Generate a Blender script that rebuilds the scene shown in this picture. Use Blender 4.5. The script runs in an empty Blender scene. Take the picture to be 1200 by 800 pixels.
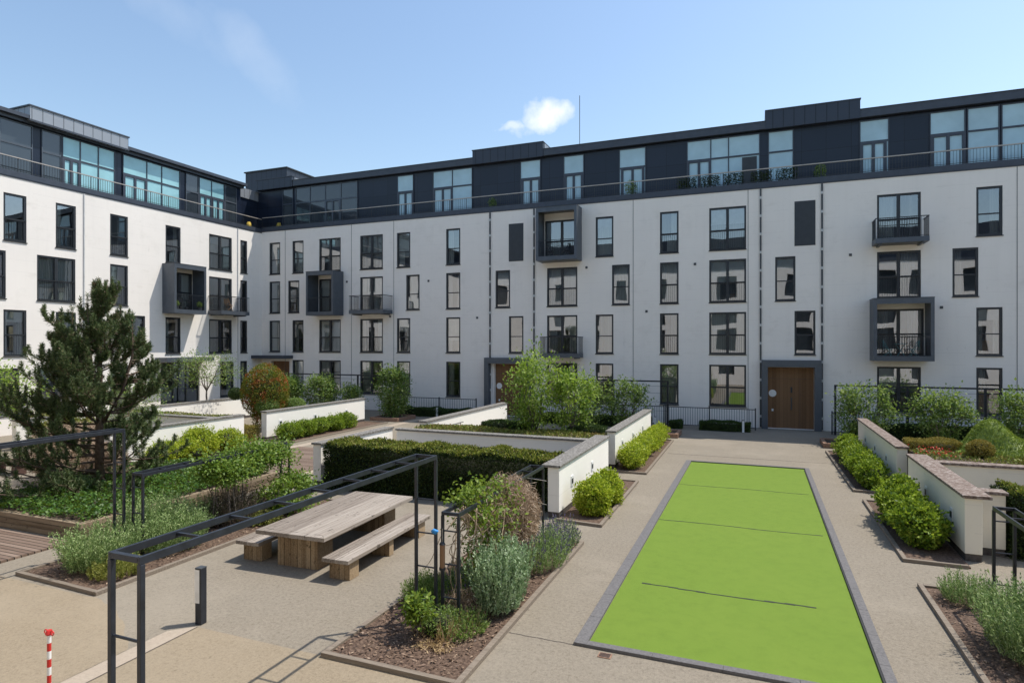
import bpy, bmesh, math, random
import numpy as np
from mathutils import Vector, Matrix
R = math.radians
sc = bpy.context.scene
COL = sc.collection

# ------------------------------------------------------------------ camera
CAMH = 4.66
PHI = math.atan(288 / 720.0)
cam_d = bpy.data.cameras.new('camera'); cam = bpy.data.objects.new('camera', cam_d); COL.objects.link(cam)
cam.location = (0, 0, CAMH); cam.rotation_euler = (R(90), 0, PHI)
cam_d.sensor_width = 36; cam_d.lens = 21.6; cam_d.shift_y = 4 / 1200
cam_d.clip_start = 0.05; cam_d.clip_end = 3000
sc.camera = cam

# ------------------------------------------------------------------ sun and sky
SUN = Vector((0.43, 0.35, 1.0)).normalized()
SUN_EL = math.asin(SUN.z); SUN_AZ = math.atan2(SUN.x, SUN.y)
sd = bpy.data.lights.new('sun', 'SUN'); sd.energy = 3.0; sd.angle = R(0.5); sd.color = (1.0, 0.945, 0.86)
so = bpy.data.objects.new('sun', sd); COL.objects.link(so)
so.location = SUN * 60; so.rotation_euler = (-SUN).to_track_quat('-Z', 'Y').to_euler()

world = bpy.data.worlds.new('World'); sc.world = world; world.use_nodes = True
wn = world.node_tree; wn.nodes.clear()
def N(nt, kind, **kw):
    n = nt.nodes.new(kind)
    for k, v in kw.items(): setattr(n, k, v)
    return n
def math_node(nt, op, a, b=None, c=None, clamp=False):
    n = N(nt, 'ShaderNodeMath', operation=op); n.use_clamp = clamp
    for i, v in enumerate((a, b, c)):
        if v is None: continue
        if isinstance(v, (int, float)): n.inputs[i].default_value = v
        else: nt.links.new(v, n.inputs[i])
    return n.outputs[0]
sky = N(wn, 'ShaderNodeTexSky', sky_type='NISHITA'); sky.sun_disc = False
sky.sun_elevation = SUN_EL; sky.sun_rotation = SUN_AZ
sky.altitude = 0; sky.air_density = 1.35; sky.dust_density = 0.9; sky.ozone_density = 2.0
tc = N(wn, 'ShaderNodeTexCoord')
def dot(vec, src):
    n = N(wn, 'ShaderNodeVectorMath', operation='DOT_PRODUCT'); wn.links.new(src, n.inputs[0]); n.inputs[1].default_value = vec
    return n.outputs['Value']
def cloud_mask(az, el, su, sv, noise_scale, thr, soft, strength, warp, roll=0.0):
    """an irregular patch of cloud at one bearing (degrees from +Y, clockwise) and elevation of the sky"""
    a, e = R(az), R(el)
    f = Vector((math.sin(a) * math.cos(e), math.cos(a) * math.cos(e), math.sin(e)))
    r = Vector((math.cos(a), -math.sin(a), 0)); u = r.cross(f)
    cr, sr = math.cos(R(roll)), math.sin(R(roll))
    r, u = r * cr + u * sr, u * cr - r * sr
    nz = N(wn, 'ShaderNodeTexNoise'); nz.inputs['Scale'].default_value = noise_scale; nz.inputs['Detail'].default_value = 7; nz.inputs['Roughness'].default_value = 0.58
    wn.links.new(tc.outputs['Generated'], nz.inputs['Vector'])
    nz2 = N(wn, 'ShaderNodeTexNoise'); nz2.inputs['Scale'].default_value = noise_scale * 0.45; nz2.inputs['Detail'].default_value = 3
    wn.links.new(tc.outputs['Generated'], nz2.inputs['Vector'])
    w = math_node(wn, 'MULTIPLY', math_node(wn, 'SUBTRACT', nz2.outputs['Fac'], 0.5), warp)
    x = math_node(wn, 'ADD', dot(r, tc.outputs['Generated']), w); y = math_node(wn, 'ADD', dot(u, tc.outputs['Generated']), w)
    x = math_node(wn, 'DIVIDE', x, su); y = math_node(wn, 'DIVIDE', y, sv)
    d2 = math_node(wn, 'ADD', math_node(wn, 'MULTIPLY', x, x), math_node(wn, 'MULTIPLY', y, y))
    fall = math_node(wn, 'SUBTRACT', 1.0, d2, clamp=True)
    front = math_node(wn, 'GREATER_THAN', dot(f, tc.outputs['Generated']), 0)
    v = math_node(wn, 'ADD', math_node(wn, 'MULTIPLY', nz.outputs['Fac'], 1.0), math_node(wn, 'MULTIPLY', fall, 0.55))
    v = math_node(wn, 'DIVIDE', math_node(wn, 'SUBTRACT', v, thr), soft, clamp=True)
    v = math_node(wn, 'MULTIPLY', v, math_node(wn, 'MULTIPLY', fall, 2.2, clamp=True))
    return math_node(wn, 'MULTIPLY', math_node(wn, 'MULTIPLY', v, front), strength)
def px_dir(px, py):
    a = math.degrees(math.atan2(px - 600, 720)) - math.degrees(PHI)
    e = math.degrees(math.atan2(404 - py, math.hypot(720, px - 600)))
    return a, e
m1 = cloud_mask(*px_dir(640, 131), 0.058, 0.036, 22, 0.74, 0.34, 0.85, 0.07, 18)
m2 = cloud_mask(*px_dir(610, 152), 0.060, 0.020, 30, 0.84, 0.34, 0.5, 0.05, 8)
m3 = cloud_mask(*px_dir(300, 62), 0.15, 0.05, 11, 0.74, 0.6, 0.16, 0.10, -35)
m5 = cloud_mask(*px_dir(598, 150), 0.030, 0.010, 40, 0.82, 0.30, 0.5, 0.04, 0)
m4 = cloud_mask(*px_dir(190, 8), 0.12, 0.05, 11, 0.74, 0.6, 0.14, 0.10, -30)
cm = math_node(wn, 'MAXIMUM', math_node(wn, 'MAXIMUM', m1, math_node(wn, 'MAXIMUM', m2, m5)), math_node(wn, 'MAXIMUM', m3, m4))
mix = N(wn, 'ShaderNodeMixRGB'); mix.inputs['Color2'].default_value = (6.2, 6.4, 6.6, 1)
wn.links.new(cm, mix.inputs['Fac']); wn.links.new(sky.outputs[0], mix.inputs['Color1'])
bg = N(wn, 'ShaderNodeBackground'); bg.inputs['Strength'].default_value = 0.11
wo = N(wn, 'ShaderNodeOutputWorld')
wn.links.new(mix.outputs[0], bg.inputs[0]); wn.links.new(bg.outputs[0], wo.inputs[0])

sc.view_settings.view_transform = 'Standard'; sc.view_settings.look = 'None'
sc.view_settings.exposure = 0.75; sc.view_settings.gamma = 1
sc.cycles.use_denoising = True
sc.cycles.max_bounces = 8; sc.cycles.transparent_max_bounces = 12; sc.cycles.caustics_reflective = False
sc.cycles.sample_clamp_indirect = 6

# ------------------------------------------------------------------ object helpers
OFF = {}
def tag(o, label=None, cat=None, group=None, kind=None):
    if label: o['label'] = label
    if cat: o['category'] = cat
    if group: o['group'] = group
    if kind: o['kind'] = kind
    return o
def thing(name, loc, label, cat, group=None, rz=0):
    o = bpy.data.objects.new(name, None); COL.objects.link(o); o.location = loc; o.rotation_euler = (0, 0, rz)
    o.empty_display_size = 0.2
    OFF[o.name] = Vector(loc)
    return tag(o, label, cat, group)
def link_mesh(name, me, parent):
    o = bpy.data.objects.new(name, me); COL.objects.link(o)
    if parent is not None:
        o.parent = parent
        OFF[o.name] = OFF[parent.name]
    else: OFF[o.name] = Vector((0, 0, 0))
    return o
class MB:
    """collects boxes, bars, tubes and sheets, in world coordinates or through a mapping"""
    def __init__(s, T=None): s.v = []; s.f = []; s.T = T; s.m = []; s.mi = 0
    def _a(s, pts, faces):
        b = len(s.v)
        if s.T: pts = [s.T(*p) for p in pts]
        s.v += [tuple(p) for p in pts]; s.f += [tuple(b + i for i in f) for f in faces]; s.m += [s.mi] * len(faces)
        return s
    def box(s, x0, x1, y0, y1, z0, z1):
        p = [(x0, y0, z0), (x1, y0, z0), (x1, y1, z0), (x0, y1, z0), (x0, y0, z1), (x1, y0, z1), (x1, y1, z1), (x0, y1, z1)]
        return s._a(p, [(3, 2, 1, 0), (4, 5, 6, 7), (0, 1, 5, 4), (1, 2, 6, 5), (2, 3, 7, 6), (3, 0, 4, 7)])
    def cbox(s, x, y, z, a, b, c): return s.box(x - a / 2, x + a / 2, y - b / 2, y + b / 2, z, z + c)
    def quad(s, *p): return s._a(p, [tuple(range(len(p)))])
    def tube(s, pts, rad, n=8, caps=True):
        pts = [Vector(p) for p in pts]
        rr = rad if isinstance(rad, (list, tuple)) else [rad] * len(pts)
        vs = []; fs = []
        for i, p in enumerate(pts):
            d = (pts[min(i + 1, len(pts) - 1)] - pts[max(i - 1, 0)])
            d = d.normalized() if d.length > 1e-9 else Vector((0, 0, 1))
            a = d.cross(Vector((0, 0, 1)) if abs(d.z) < 0.9 else Vector((1, 0, 0))).normalized(); b = d.cross(a)
            for k in range(n):
                t = 2 * math.pi * k / n
                vs.append(p + (a * math.cos(t) + b * math.sin(t)) * rr[i])
        for i in range(len(pts) - 1):
            for k in range(n):
                fs.append((i * n + k, i * n + (k + 1) % n, (i + 1) * n + (k + 1) % n, (i + 1) * n + k))
        if caps: fs.append(tuple(range(n - 1, -1, -1))); fs.append(tuple((len(pts) - 1) * n + k for k in range(n)))
        return s._a(vs, fs)
    def bar(s, p, q, w, h=None):
        """rectangular bar from p to q; w across, h upright"""
        p, q = Vector(p), Vector(q); h = h or w; d = (q - p).normalized()
        up = Vector((0, 0, 1)) if abs(d.z) < 0.95 else Vector((0, 1, 0))
        a = d.cross(up).normalized() * w / 2; b = a.cross(d).normalized() * h / 2
        vs = [p - a - b, p + a - b, p + a + b, p - a + b, q - a - b, q + a - b, q + a + b, q - a + b]
        return s._a(vs, [(3, 2, 1, 0), (4, 5, 6, 7), (0, 1, 5, 4), (1, 2, 6, 5), (2, 3, 7, 6), (3, 0, 4, 7)])
    def prism(s, poly, z0, z1):
        n = len(poly); vs = [(x, y, z0) for x, y in poly] + [(x, y, z1) for x, y in poly]
        return s._a(vs, [tuple(range(n - 1, -1, -1)), tuple(range(n, 2 * n))] + [(i, (i + 1) % n, n + (i + 1) % n, n + i) for i in range(n)])
    def build(s, name, mats, parent=None, bevel=0, smooth=False, local=False, recalc=True):
        me = bpy.data.meshes.new(name)
        o = Vector((0, 0, 0)) if (parent is None or local) else OFF[parent.name]
        me.from_pydata([(x - o.x, y - o.y, z - o.z) for x, y, z in s.v], [], s.f)
        mats = mats if isinstance(mats, (list, tuple)) else [mats]
        for m in mats: me.materials.append(m)
        if len(mats) > 1: me.polygons.foreach_set('material_index', s.m)
        if recalc:
            bm = bmesh.new(); bm.from_mesh(me); bmesh.ops.recalc_face_normals(bm, faces=bm.faces); bm.to_mesh(me); bm.free()
        if smooth:
            me.polygons.foreach_set('use_smooth', [True] * len(me.polygons))
        ob = link_mesh(name, me, parent)
        if bevel:
            b = ob.modifiers.new('bevel', 'BEVEL'); b.width = bevel; b.segments = 2; b.limit_method = 'ANGLE'
        return ob

# ------------------------------------------------------------------ materials
def mat(name):
    m = bpy.data.materials.new(name); m.use_nodes = True
    nt = m.node_tree; b = nt.nodes['Principled BSDF']
    return m, nt, b
def noise(nt, scale, detail=4, rough=0.55, vec=None, coord='Object'):
    n = N(nt, 'ShaderNodeTexNoise'); n.inputs['Scale'].default_value = scale; n.inputs['Detail'].default_value = detail; n.inputs['Roughness'].default_value = rough
    if vec is None:
        t = N(nt, 'ShaderNodeTexCoord'); vec = t.outputs[coord]
    nt.links.new(vec, n.inputs['Vector'])
    return n.outputs['Fac']
def mapped(nt, scale, coord='Object', rot=(0, 0, 0)):
    t = N(nt, 'ShaderNodeTexCoord'); m = N(nt, 'ShaderNodeMapping'); m.inputs['Scale'].default_value = scale; m.inputs['Rotation'].default_value = rot
    nt.links.new(t.outputs[coord], m.inputs['Vector']); return m.outputs[0]
def ramp(nt, fac, stops):
    r = N(nt, 'ShaderNodeValToRGB'); e = r.color_ramp.elements
    while len(e) < len(stops): e.new(0.5)
    for i, (p, c) in enumerate(stops):
        e[i].position = p; e[i].color = (*c, 1) if len(c) == 3 else c
    nt.links.new(fac, r.inputs[0]); return r.outputs[0]
def mixc(nt, fac, a, b, mode='MIX'):
    n = N(nt, 'ShaderNodeMixRGB', blend_type=mode)
    for i, v in enumerate((fac, a, b)):
        if isinstance(v, (int, float)): n.inputs[i].default_value = v
        elif isinstance(v, tuple): n.inputs[i].default_value = (*v, 1) if len(v) == 3 else v
        else: nt.links.new(v, n.inputs[i])
    return n.outputs[0]
def bump(nt, b, height, strength=0.3, dist=0.02):
    n = N(nt, 'ShaderNodeBump'); n.inputs['Strength'].default_value = strength; n.inputs['Distance'].default_value = dist
    nt.links.new(height, n.inputs['Height']); nt.links.new(n.outputs[0], b.inputs['Normal'])
def plain(name, col, rough=0.5, metal=0.0, var=0.12, vscale=3.0, spec=0.5):
    m, nt, b = mat(name)
    f = noise(nt, vscale, 5)
    c = ramp(nt, f, [(0.3, tuple(x * (1 - var) for x in col)), (0.7, tuple(min(1, x * (1 + var)) for x in col))])
    nt.links.new(c, b.inputs['Base Color']); b.inputs['Roughness'].default_value = rough; b.inputs['Metallic'].default_value = metal
    b.inputs['Specular IOR Level'].default_value = spec
    return m
M = {}
def render_wall(name, col, stain):
    m, nt, b = mat(name)
    big = noise(nt, 0.35, 6, 0.6); fine = noise(nt, 60, 3)
    streak = noise(nt, 1.0, 5, 0.6, mapped(nt, (3.5, 3.5, 0.16)))
    grime = noise(nt, 1.3, 6, 0.65, mapped(nt, (0.6, 0.6, 1.6)))
    c = ramp(nt, big, [(0.3, tuple(x * 0.95 for x in col)), (0.7, col)])
    c = mixc(nt, ramp(nt, streak, [(0.50, (0, 0, 0)), (0.80, (stain * .55,) * 3)]), c, tuple(x * 0.72 for x in col))
    c = mixc(nt, ramp(nt, grime, [(0.60, (0, 0, 0)), (0.75, (stain * 0.9,) * 3)]), c, (col[0] * 0.66, col[1] * 0.64, col[2] * 0.60))
    blot = noise(nt, 0.75, 8, 0.72)
    c = mixc(nt, ramp(nt, blot, [(0.55, (0, 0, 0)), (0.72, (stain * 1.1,) * 3)]), c, (col[0] * 0.74, col[1] * 0.73, col[2] * 0.71))
    dirt = noise(nt, 2.2, 6, 0.7, mapped(nt, (1, 1, 0.35)))
    c = mixc(nt, ramp(nt, dirt, [(0.66, (0, 0, 0)), (0.74, (stain * 1.2,) * 3)]), c, (col[0] * 0.60, col[1] * 0.585, col[2] * 0.56))
    # faint horizontal courses of the blockwork under the render
    sep = N(nt, 'ShaderNodeSeparateXYZ'); t = N(nt, 'ShaderNodeTexCoord'); nt.links.new(t.outputs['Object'], sep.inputs[0])
    fr = math_node(nt, 'FRACT', math_node(nt, 'DIVIDE', sep.outputs[2], 0.606))
    line = math_node(nt, 'LESS_THAN', fr, 0.03)
    brk = math_node(nt, 'GREATER_THAN', noise(nt, 0.8, 2), 0.48)
    c = mixc(nt, math_node(nt, 'MULTIPLY', math_node(nt, 'MULTIPLY', line, brk), 0.10), c, (0.25, 0.24, 0.23))
    nt.links.new(c, b.inputs['Base Color']); b.inputs['Roughness'].default_value = 0.9; b.inputs['Specular IOR Level'].default_value = 0.2
    bump(nt, b, fine, 0.12, 0.01)
    return m
M['facade'] = render_wall('facade_render', (0.86, 0.812, 0.75), 0.28)
M['gwall'] = render_wall('garden_render', (0.91, 0.875, 0.805), 0.16)
M['cream'] = render_wall('garden_render_cream', (0.86, 0.80, 0.67), 0.26)
M['frame'] = plain('window_frame_grey', (0.022, 0.026, 0.031), 0.45)
M['steel'] = plain('bay_steel', (0.085, 0.10, 0.12), 0.45, 0.25, 0.1)
M['fascia'] = plain('fascia_grey', (0.052, 0.062, 0.082), 0.45, 0.2)
M['black'] = plain('black_steel', (0.018, 0.021, 0.027), 0.42, 0.2, 0.2, 8)
M['pergola'] = plain('pergola_steel', (0.024, 0.028, 0.037), 0.40, 0.2, 0.3, 6)
M['white'] = plain('white_paint', (0.78, 0.78, 0.76), 0.5)
M['blank'] = plain('blank_panel', (0.03, 0.036, 0.042), 0.5)
M['rail'] = plain('handrail', (0.42, 0.38, 0.34), 0.4, 0.2)
M['bracket'] = plain('pipe_bracket', (0.55, 0.55, 0.54), 0.5)
M['pipe'] = plain('downpipe_grey', (0.055, 0.06, 0.066), 0.5)
M['brass'] = plain('door_plate', (0.5, 0.5, 0.48), 0.35, 0.6)
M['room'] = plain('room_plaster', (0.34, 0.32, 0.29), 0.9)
M['roomfloor'] = plain('room_floor', (0.16, 0.12, 0.085), 0.6)
def curtain_mat(name, col):
    m, nt, b = mat(name)
    f = noise(nt, 2.0, 3, 0.5, mapped(nt, (9, 9, 0.1)))
    nt.links.new(ramp(nt, f, [(0.3, tuple(x * 0.8 for x in col)), (0.7, col)]), b.inputs['Base Color']); b.inputs['Roughness'].default_value = 0.95
    return m
M['curtain'] = curtain_mat('net_curtain', (0.80, 0.80, 0.77))
M['curtain2'] = curtain_mat('grey_curtain', (0.48, 0.47, 0.45))
def glass_mat():
    m, nt, b = mat('window_glass'); nt.nodes.remove(b)
    out = nt.nodes['Material Output']
    tr = N(nt, 'ShaderNodeBsdfTransparent'); tr.inputs[0].default_value = (0.78, 0.83, 0.83, 1)
    gl = N(nt, 'ShaderNodeBsdfGlossy'); gl.inputs['Roughness'].default_value = 0.01; gl.inputs[0].default_value = (0.93, 0.96, 1, 1)
    lw = N(nt, 'ShaderNodeFresnel'); lw.inputs['IOR'].default_value = 1.55
    # double glazing: two panes' worth of reflection, slightly uneven
    t = N(nt, 'ShaderNodeTexCoord'); nz = N(nt, 'ShaderNodeTexNoise'); nz.inputs['Scale'].default_value = 0.9; nz.inputs['Detail'].default_value = 0
    nt.links.new(t.outputs['Object'], nz.inputs['Vector'])
    bm = N(nt, 'ShaderNodeBump'); bm.inputs['Strength'].default_value = 0.10; bm.inputs['Distance'].default_value = 0.04
    nt.links.new(nz.outputs['Fac'], bm.inputs['Height']); nt.links.new(bm.outputs[0], gl.inputs['Normal'])
    f = math_node(nt, 'ADD', math_node(nt, 'MULTIPLY', lw.outputs[0], 2.2), 0.19, clamp=True)
    ms = N(nt, 'ShaderNodeMixShader'); nt.links.new(f, ms.inputs[0]); nt.links.new(tr.outputs[0], ms.inputs[1]); nt.links.new(gl.outputs[0], ms.inputs[2])
    nt.links.new(ms.outputs[0], out.inputs[0]); return m
M['glass'] = glass_mat()
def gloss(name, col, rough=0.06, coat=0.6, var=0.1):
    m, nt, b = mat(name)
    nt.links.new(ramp(nt, noise(nt, 0.9, 3), [(0.3, tuple(x * (1 - var) for x in col)), (0.7, tuple(x * (1 + var) for x in col))]), b.inputs['Base Color'])
    b.inputs['Roughness'].default_value = rough; b.inputs['Coat Weight'].default_value = coat; b.inputs['Coat Roughness'].default_value = 0.03
    return m
M['blind'] = gloss('aqua_blind_glass', (0.30, 0.56, 0.60))
M['blindshade'] = gloss('shaded_blind_glass', (0.38, 0.55, 0.62))  # copy of the blind glass, toned for the shaded range
M['darkglass'] = gloss('dark_glass', (0.035, 0.045, 0.055), 0.04, 0.9)
def panel_mat():
    m, nt, b = mat('navy_panel')
    v = mapped(nt, (1, 1, 1)); br = N(nt, 'ShaderNodeTexBrick')
    sep = N(nt, 'ShaderNodeSeparateXYZ'); nt.links.new(v, sep.inputs[0])
    cb = N(nt, 'ShaderNodeCombineXYZ'); nt.links.new(math_node(nt, 'ADD', sep.outputs[0], sep.outputs[1]), cb.inputs[0]); nt.links.new(sep.outputs[2], cb.inputs[1])
    nt.links.new(cb.outputs[0], br.inputs['Vector']); br.offset = 0; br.inputs['Scale'].default_value = 1
    br.inputs['Brick Width'].default_value = 1.25; br.inputs['Row Height'].default_value = 1.2; br.inputs['Mortar Size'].default_value = 0.012
    br.inputs['Color1'].default_value = (0.010, 0.016, 0.031, 1); br.inputs['Color2'].default_value = (0.015, 0.022, 0.041, 1); br.inputs['Mortar'].default_value = (0.004, 0.006, 0.010, 1)
    nt.links.new(br.outputs[0], b.inputs['Base Color']); b.inputs['Roughness'].default_value = 0.3; b.inputs['Specular IOR Level'].default_value = 0.38
    return m
M['navy'] = panel_mat()
def seam_mat(name, col, w):
    m, nt, b = mat(name)
    v = mapped(nt, (1, 1, 1)); sep = N(nt, 'ShaderNodeSeparateXYZ'); nt.links.new(v, sep.inputs[0])
    fr = math_node(nt, 'FRACT', math_node(nt, 'DIVIDE', math_node(nt, 'ADD', sep.outputs[0], sep.outputs[1]), w))
    ln = math_node(nt, 'LESS_THAN', fr, 0.08)
    nt.links.new(mixc(nt, ln, col, tuple(x * 0.35 for x in col)), b.inputs['Base Color']); b.inputs['Roughness'].default_value = 0.45; b.inputs['Metallic'].default_value = 0.35
    return m
M['seam'] = seam_mat('standing_seam_zinc', (0.30, 0.32, 0.35), 0.55)
M['seamdark'] = seam_mat('standing_seam_dark', (0.040, 0.050, 0.070), 0.55)
def wood(name, c0, c1, axis=1, plank=0.14, rough=0.75, gap=0.05, along=0.6, knots=True):
    """boards laid side by side across one axis, grain along the other"""
    m, nt, b = mat(name)
    t = N(nt, 'ShaderNodeTexCoord'); sep = N(nt, 'ShaderNodeSeparateXYZ'); nt.links.new(t.outputs['Object'], sep.inputs[0])
    q = math_node(nt, 'DIVIDE', sep.outputs[axis], plank)
    fl = math_node(nt, 'FLOOR', q); fr = math_node(nt, 'FRACT', q)
    wn_ = N(nt, 'ShaderNodeTexWhiteNoise', noise_dimensions='1D'); nt.links.new(fl, wn_.inputs['W'])
    s = [14, 14, 14]; 
    lo = {0: 1, 1: 0, 2: 0}[axis] if axis != 2 else 0
    s[lo] = along
    mp = N(nt, 'ShaderNodeMapping'); mp.inputs['Scale'].default_value = s; nt.links.new(t.outputs['Object'], mp.inputs['Vector'])
    off = N(nt, 'ShaderNodeVectorMath', operation='ADD'); nt.links.new(mp.outputs[0], off.inputs[0])
    cb = N(nt, 'ShaderNodeCombineXYZ'); nt.links.new(math_node(nt, 'MULTIPLY', wn_.outputs['Value'], 37.0), cb.inputs[lo]); nt.links.new(cb.outputs[0], off.inputs[1])
    g = N(nt, 'ShaderNodeTexNoise'); g.inputs['Scale'].default_value = 2.2; g.inputs['Detail'].default_value = 6; g.inputs['Roughness'].default_value = 0.65
    nt.links.new(off.outputs[0], g.inputs['Vector'])
    tone = math_node(nt, 'ADD', math_node(nt, 'MULTIPLY', g.outputs['Fac'], 0.75), math_node(nt, 'MULTIPLY', wn_.outputs['Value'], 0.28))
    c = ramp(nt, tone, [(0.32, c0), (0.72, c1)])
    if knots:
        kn = noise(nt, 7, 4, 0.65, mapped(nt, (1, 1, 1) if axis == 2 else ((1.6, .6, 1) if axis == 0 else (.6, 1.6, 1))))
        c = mixc(nt, ramp(nt, kn, [(0.60, (0, 0, 0)), (0.70, (0.8,) * 3)]), c, tuple(x * 0.35 for x in c0))
    gapm = math_node(nt, 'LESS_THAN', fr, gap)
    c = mixc(nt, gapm, c, (0.012, 0.010, 0.008))
    nt.links.new(c, b.inputs['Base Color']); b.inputs['Roughness'].default_value = rough; b.inputs['Specular IOR Level'].default_value = 0.25
    bump(nt, b, math_node(nt, 'SUBTRACT', g.outputs['Fac'], math_node(nt, 'MULTIPLY', gapm, 2.0)), 0.35, 0.01)
    return m
M['tabletop'] = wood('table_top_wood', (0.15, 0.12, 0.095), (0.46, 0.405, 0.345), 0, 5.0, gap=0, along=0.35)
M['tableleg'] = wood('table_leg_wood', (0.20, 0.135, 0.075), (0.40, 0.30, 0.19), 0, 0.11, along=14)
M['oak'] = wood('oak_door', (0.15, 0.078, 0.036), (0.235, 0.13, 0.065), 0, 0.19, 0.5, 0.03, 14, knots=False)
M['sleeper'] = wood('sleeper_wood', (0.11, 0.078, 0.048), (0.30, 0.235, 0.16), 2, 0.135, along=0.5)
M['deck'] = wood('deck_boards', (0.14, 0.095, 0.070), (0.27, 0.20, 0.155), 1, 0.135, gap=0.16, along=0.5, knots=False)
M['edging'] = wood('bed_edging', (0.13, 0.10, 0.075), (0.28, 0.235, 0.185), 2, 0.5, gap=0.0, along=0.6, knots=False)
M['redwood'] = plain('red_brown_wood', (0.085, 0.045, 0.035), 0.7)
M['chairwood'] = plain('chair_wood', (0.32, 0.20, 0.11), 0.6)
def speckle(name, stops, scale, detail=6, rough=0.9, bs=0.4, big=0.0, bigcol=None, bigscale=0.25, bigthr=(0.45, 0.7)):
    m, nt, b = mat(name)
    f = noise(nt, scale, detail, 0.7)
    c = ramp(nt, f, stops)
    if big:
        c = mixc(nt, ramp(nt, noise(nt, bigscale, 5, 0.6), [(bigthr[0], (0, 0, 0)), (bigthr[1], (big,) * 3)]), c, bigcol)
    nt.links.new(c, b.inputs['Base Color']); b.inputs['Roughness'].default_value = rough; b.inputs['Specular IOR Level'].default_value = 0.25
    bump(nt, b, f, bs, 0.01)
    return m
def ground_mat(name, lo, hi, patch, damp):
    m, nt, b = mat(name)
    f = noise(nt, 55, 5, 0.8); mid = noise(nt, 4.5, 6, 0.65); big = noise(nt, 0.33, 6, 0.62)
    vo = N(nt, 'ShaderNodeTexVoronoi'); vo.inputs['Scale'].default_value = 42; t = N(nt, 'ShaderNodeTexCoord'); nt.links.new(t.outputs['Object'], vo.inputs['Vector'])
    c = ramp(nt, f, [(0.28, lo), (0.72, hi)])
    c = mixc(nt, ramp(nt, vo.outputs['Color'], [(0.2, (0, 0, 0)), (0.9, (0.22,) * 3)]), c, tuple(x * 0.45 for x in lo))
    c = mixc(nt, ramp(nt, mid, [(0.35, (0, 0, 0)), (0.75, (0.30,) * 3)]), c, patch)
    c = mixc(nt, ramp(nt, big, [(0.42, (0, 0, 0)), (0.68, (0.55,) * 3)]), c, damp)
    mids = noise(nt, 16, 4, 0.7)
    c = mixc(nt, ramp(nt, mids, [(0.42, (0, 0, 0)), (0.70, (0.42,) * 3)]), c, tuple(x * .95 for x in hi))
    c = mixc(nt, ramp(nt, mids, [(0.30, (0.45,) * 3), (0.44, (0, 0, 0))]), c, tuple(x * 0.9 for x in lo))
    spots = noise(nt, 9.0, 3, 0.5)
    c = mixc(nt, ramp(nt, spots, [(0.68, (0, 0, 0)), (0.76, (0.42,) * 3)]), c, tuple(x * 0.5 for x in lo))
    wear = noise(nt, 0.22, 9, 0.75)
    c = mixc(nt, ramp(nt, wear, [(0.50, (0, 0, 0)), (0.62, (0.28,) * 3)]), c, hi)
    nt.links.new(c, b.inputs['Base Color']); b.inputs['Roughness'].default_value = 0.92; b.inputs['Specular IOR Level'].default_value = 0.2
    bump(nt, b, f, 0.5, 0.006)
    return m
M['gravel'] = ground_mat('resin_gravel', (0.125, 0.106, 0.079), (0.355, 0.308, 0.242), (0.163, 0.137, 0.102), (0.232, 0.204, 0.162))
M['sand'] = ground_mat('sandy_paving', (0.195, 0.153, 0.102), (0.360, 0.295, 0.208), (0.185, 0.145, 0.097), (0.30, 0.250, 0.182))
M['palestrip'] = ground_mat('pale_strip', (0.32, 0.26, 0.20), (0.44, 0.37, 0.29), (0.31, 0.235, 0.18), (0.40, 0.345, 0.28))
M['border'] = speckle('border_stone', [(0.3, (0.10, 0.095, 0.095)), (0.7, (0.19, 0.182, 0.18))], 25, bs=0.3, big=0.5, bigcol=(0.14, 0.135, 0.13), bigscale=1.5)
M['coping'] = speckle('coping_stone', [(0.35, (0.075, 0.068, 0.06)), (0.5, (0.19, 0.178, 0.162)), (0.66, (0.37, 0.355, 0.33))], 16, bs=0.5, big=0.4, bigcol=(0.17, 0.16, 0.14), bigscale=1.2)
M['copingred'] = speckle('coping_stone_mossy', [(0.35, (0.095, 0.065, 0.05)), (0.50, (0.20, 0.152, 0.125)), (0.68, (0.38, 0.34, 0.31))], 13, bs=0.5)
M['plinth'] = speckle('plinth_dark', [(0.3, (0.06, 0.05, 0.045)), (0.7, (0.12, 0.105, 0.095))], 12)
M['mulch'] = speckle('bark_mulch', [(0.33, (0.035, 0.023, 0.017)), (0.52, (0.12, 0.078, 0.055)), (0.66, (0.20, 0.14, 0.10)), (0.75, (0.42, 0.33, 0.26))], 22, 7, bs=1.0)
M['brick'] = speckle('planter_brick', [(0.3, (0.20, 0.11, 0.075)), (0.7, (0.34, 0.22, 0.15))], 10)
def carpet_mat():
    m, nt, b = mat('artificial_grass')
    f = noise(nt, 180, 3, 0.7); big = noise(nt, 0.5, 6, 0.65); mid = noise(nt, 3.5, 5, 0.65)
    c = ramp(nt, f, [(0.3, (0.092, 0.165, 0.016)), (0.7, (0.182, 0.265, 0.038))])
    c = mixc(nt, ramp(nt, big, [(0.35, (0, 0, 0)), (0.7, (0.5,) * 3)]), c, (0.160, 0.232, 0.032))
    c = mixc(nt, ramp(nt, mid, [(0.45, (0, 0, 0)), (0.75, (0.3,) * 3)]), c, (0.085, 0.140, 0.016))
    deb = noise(nt, 30, 2, 0.5)
    c = mixc(nt, ramp(nt, deb, [(0.755, (0, 0, 0)), (0.78, (0.7,) * 3)]), c, (0.20, 0.14, 0.07))
    nt.links.new(c, b.inputs['Base Color']); b.inputs['Roughness'].default_value = 0.85; b.inputs['Specular IOR Level'].default_value = 0.2
    bump(nt, b, f, 0.5, 0.008)
    return m
M['carpet'] = carpet_mat()
M['carpetseam'] = plain('carpet_seam', (0.018, 0.020, 0.020), 0.8)
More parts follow.
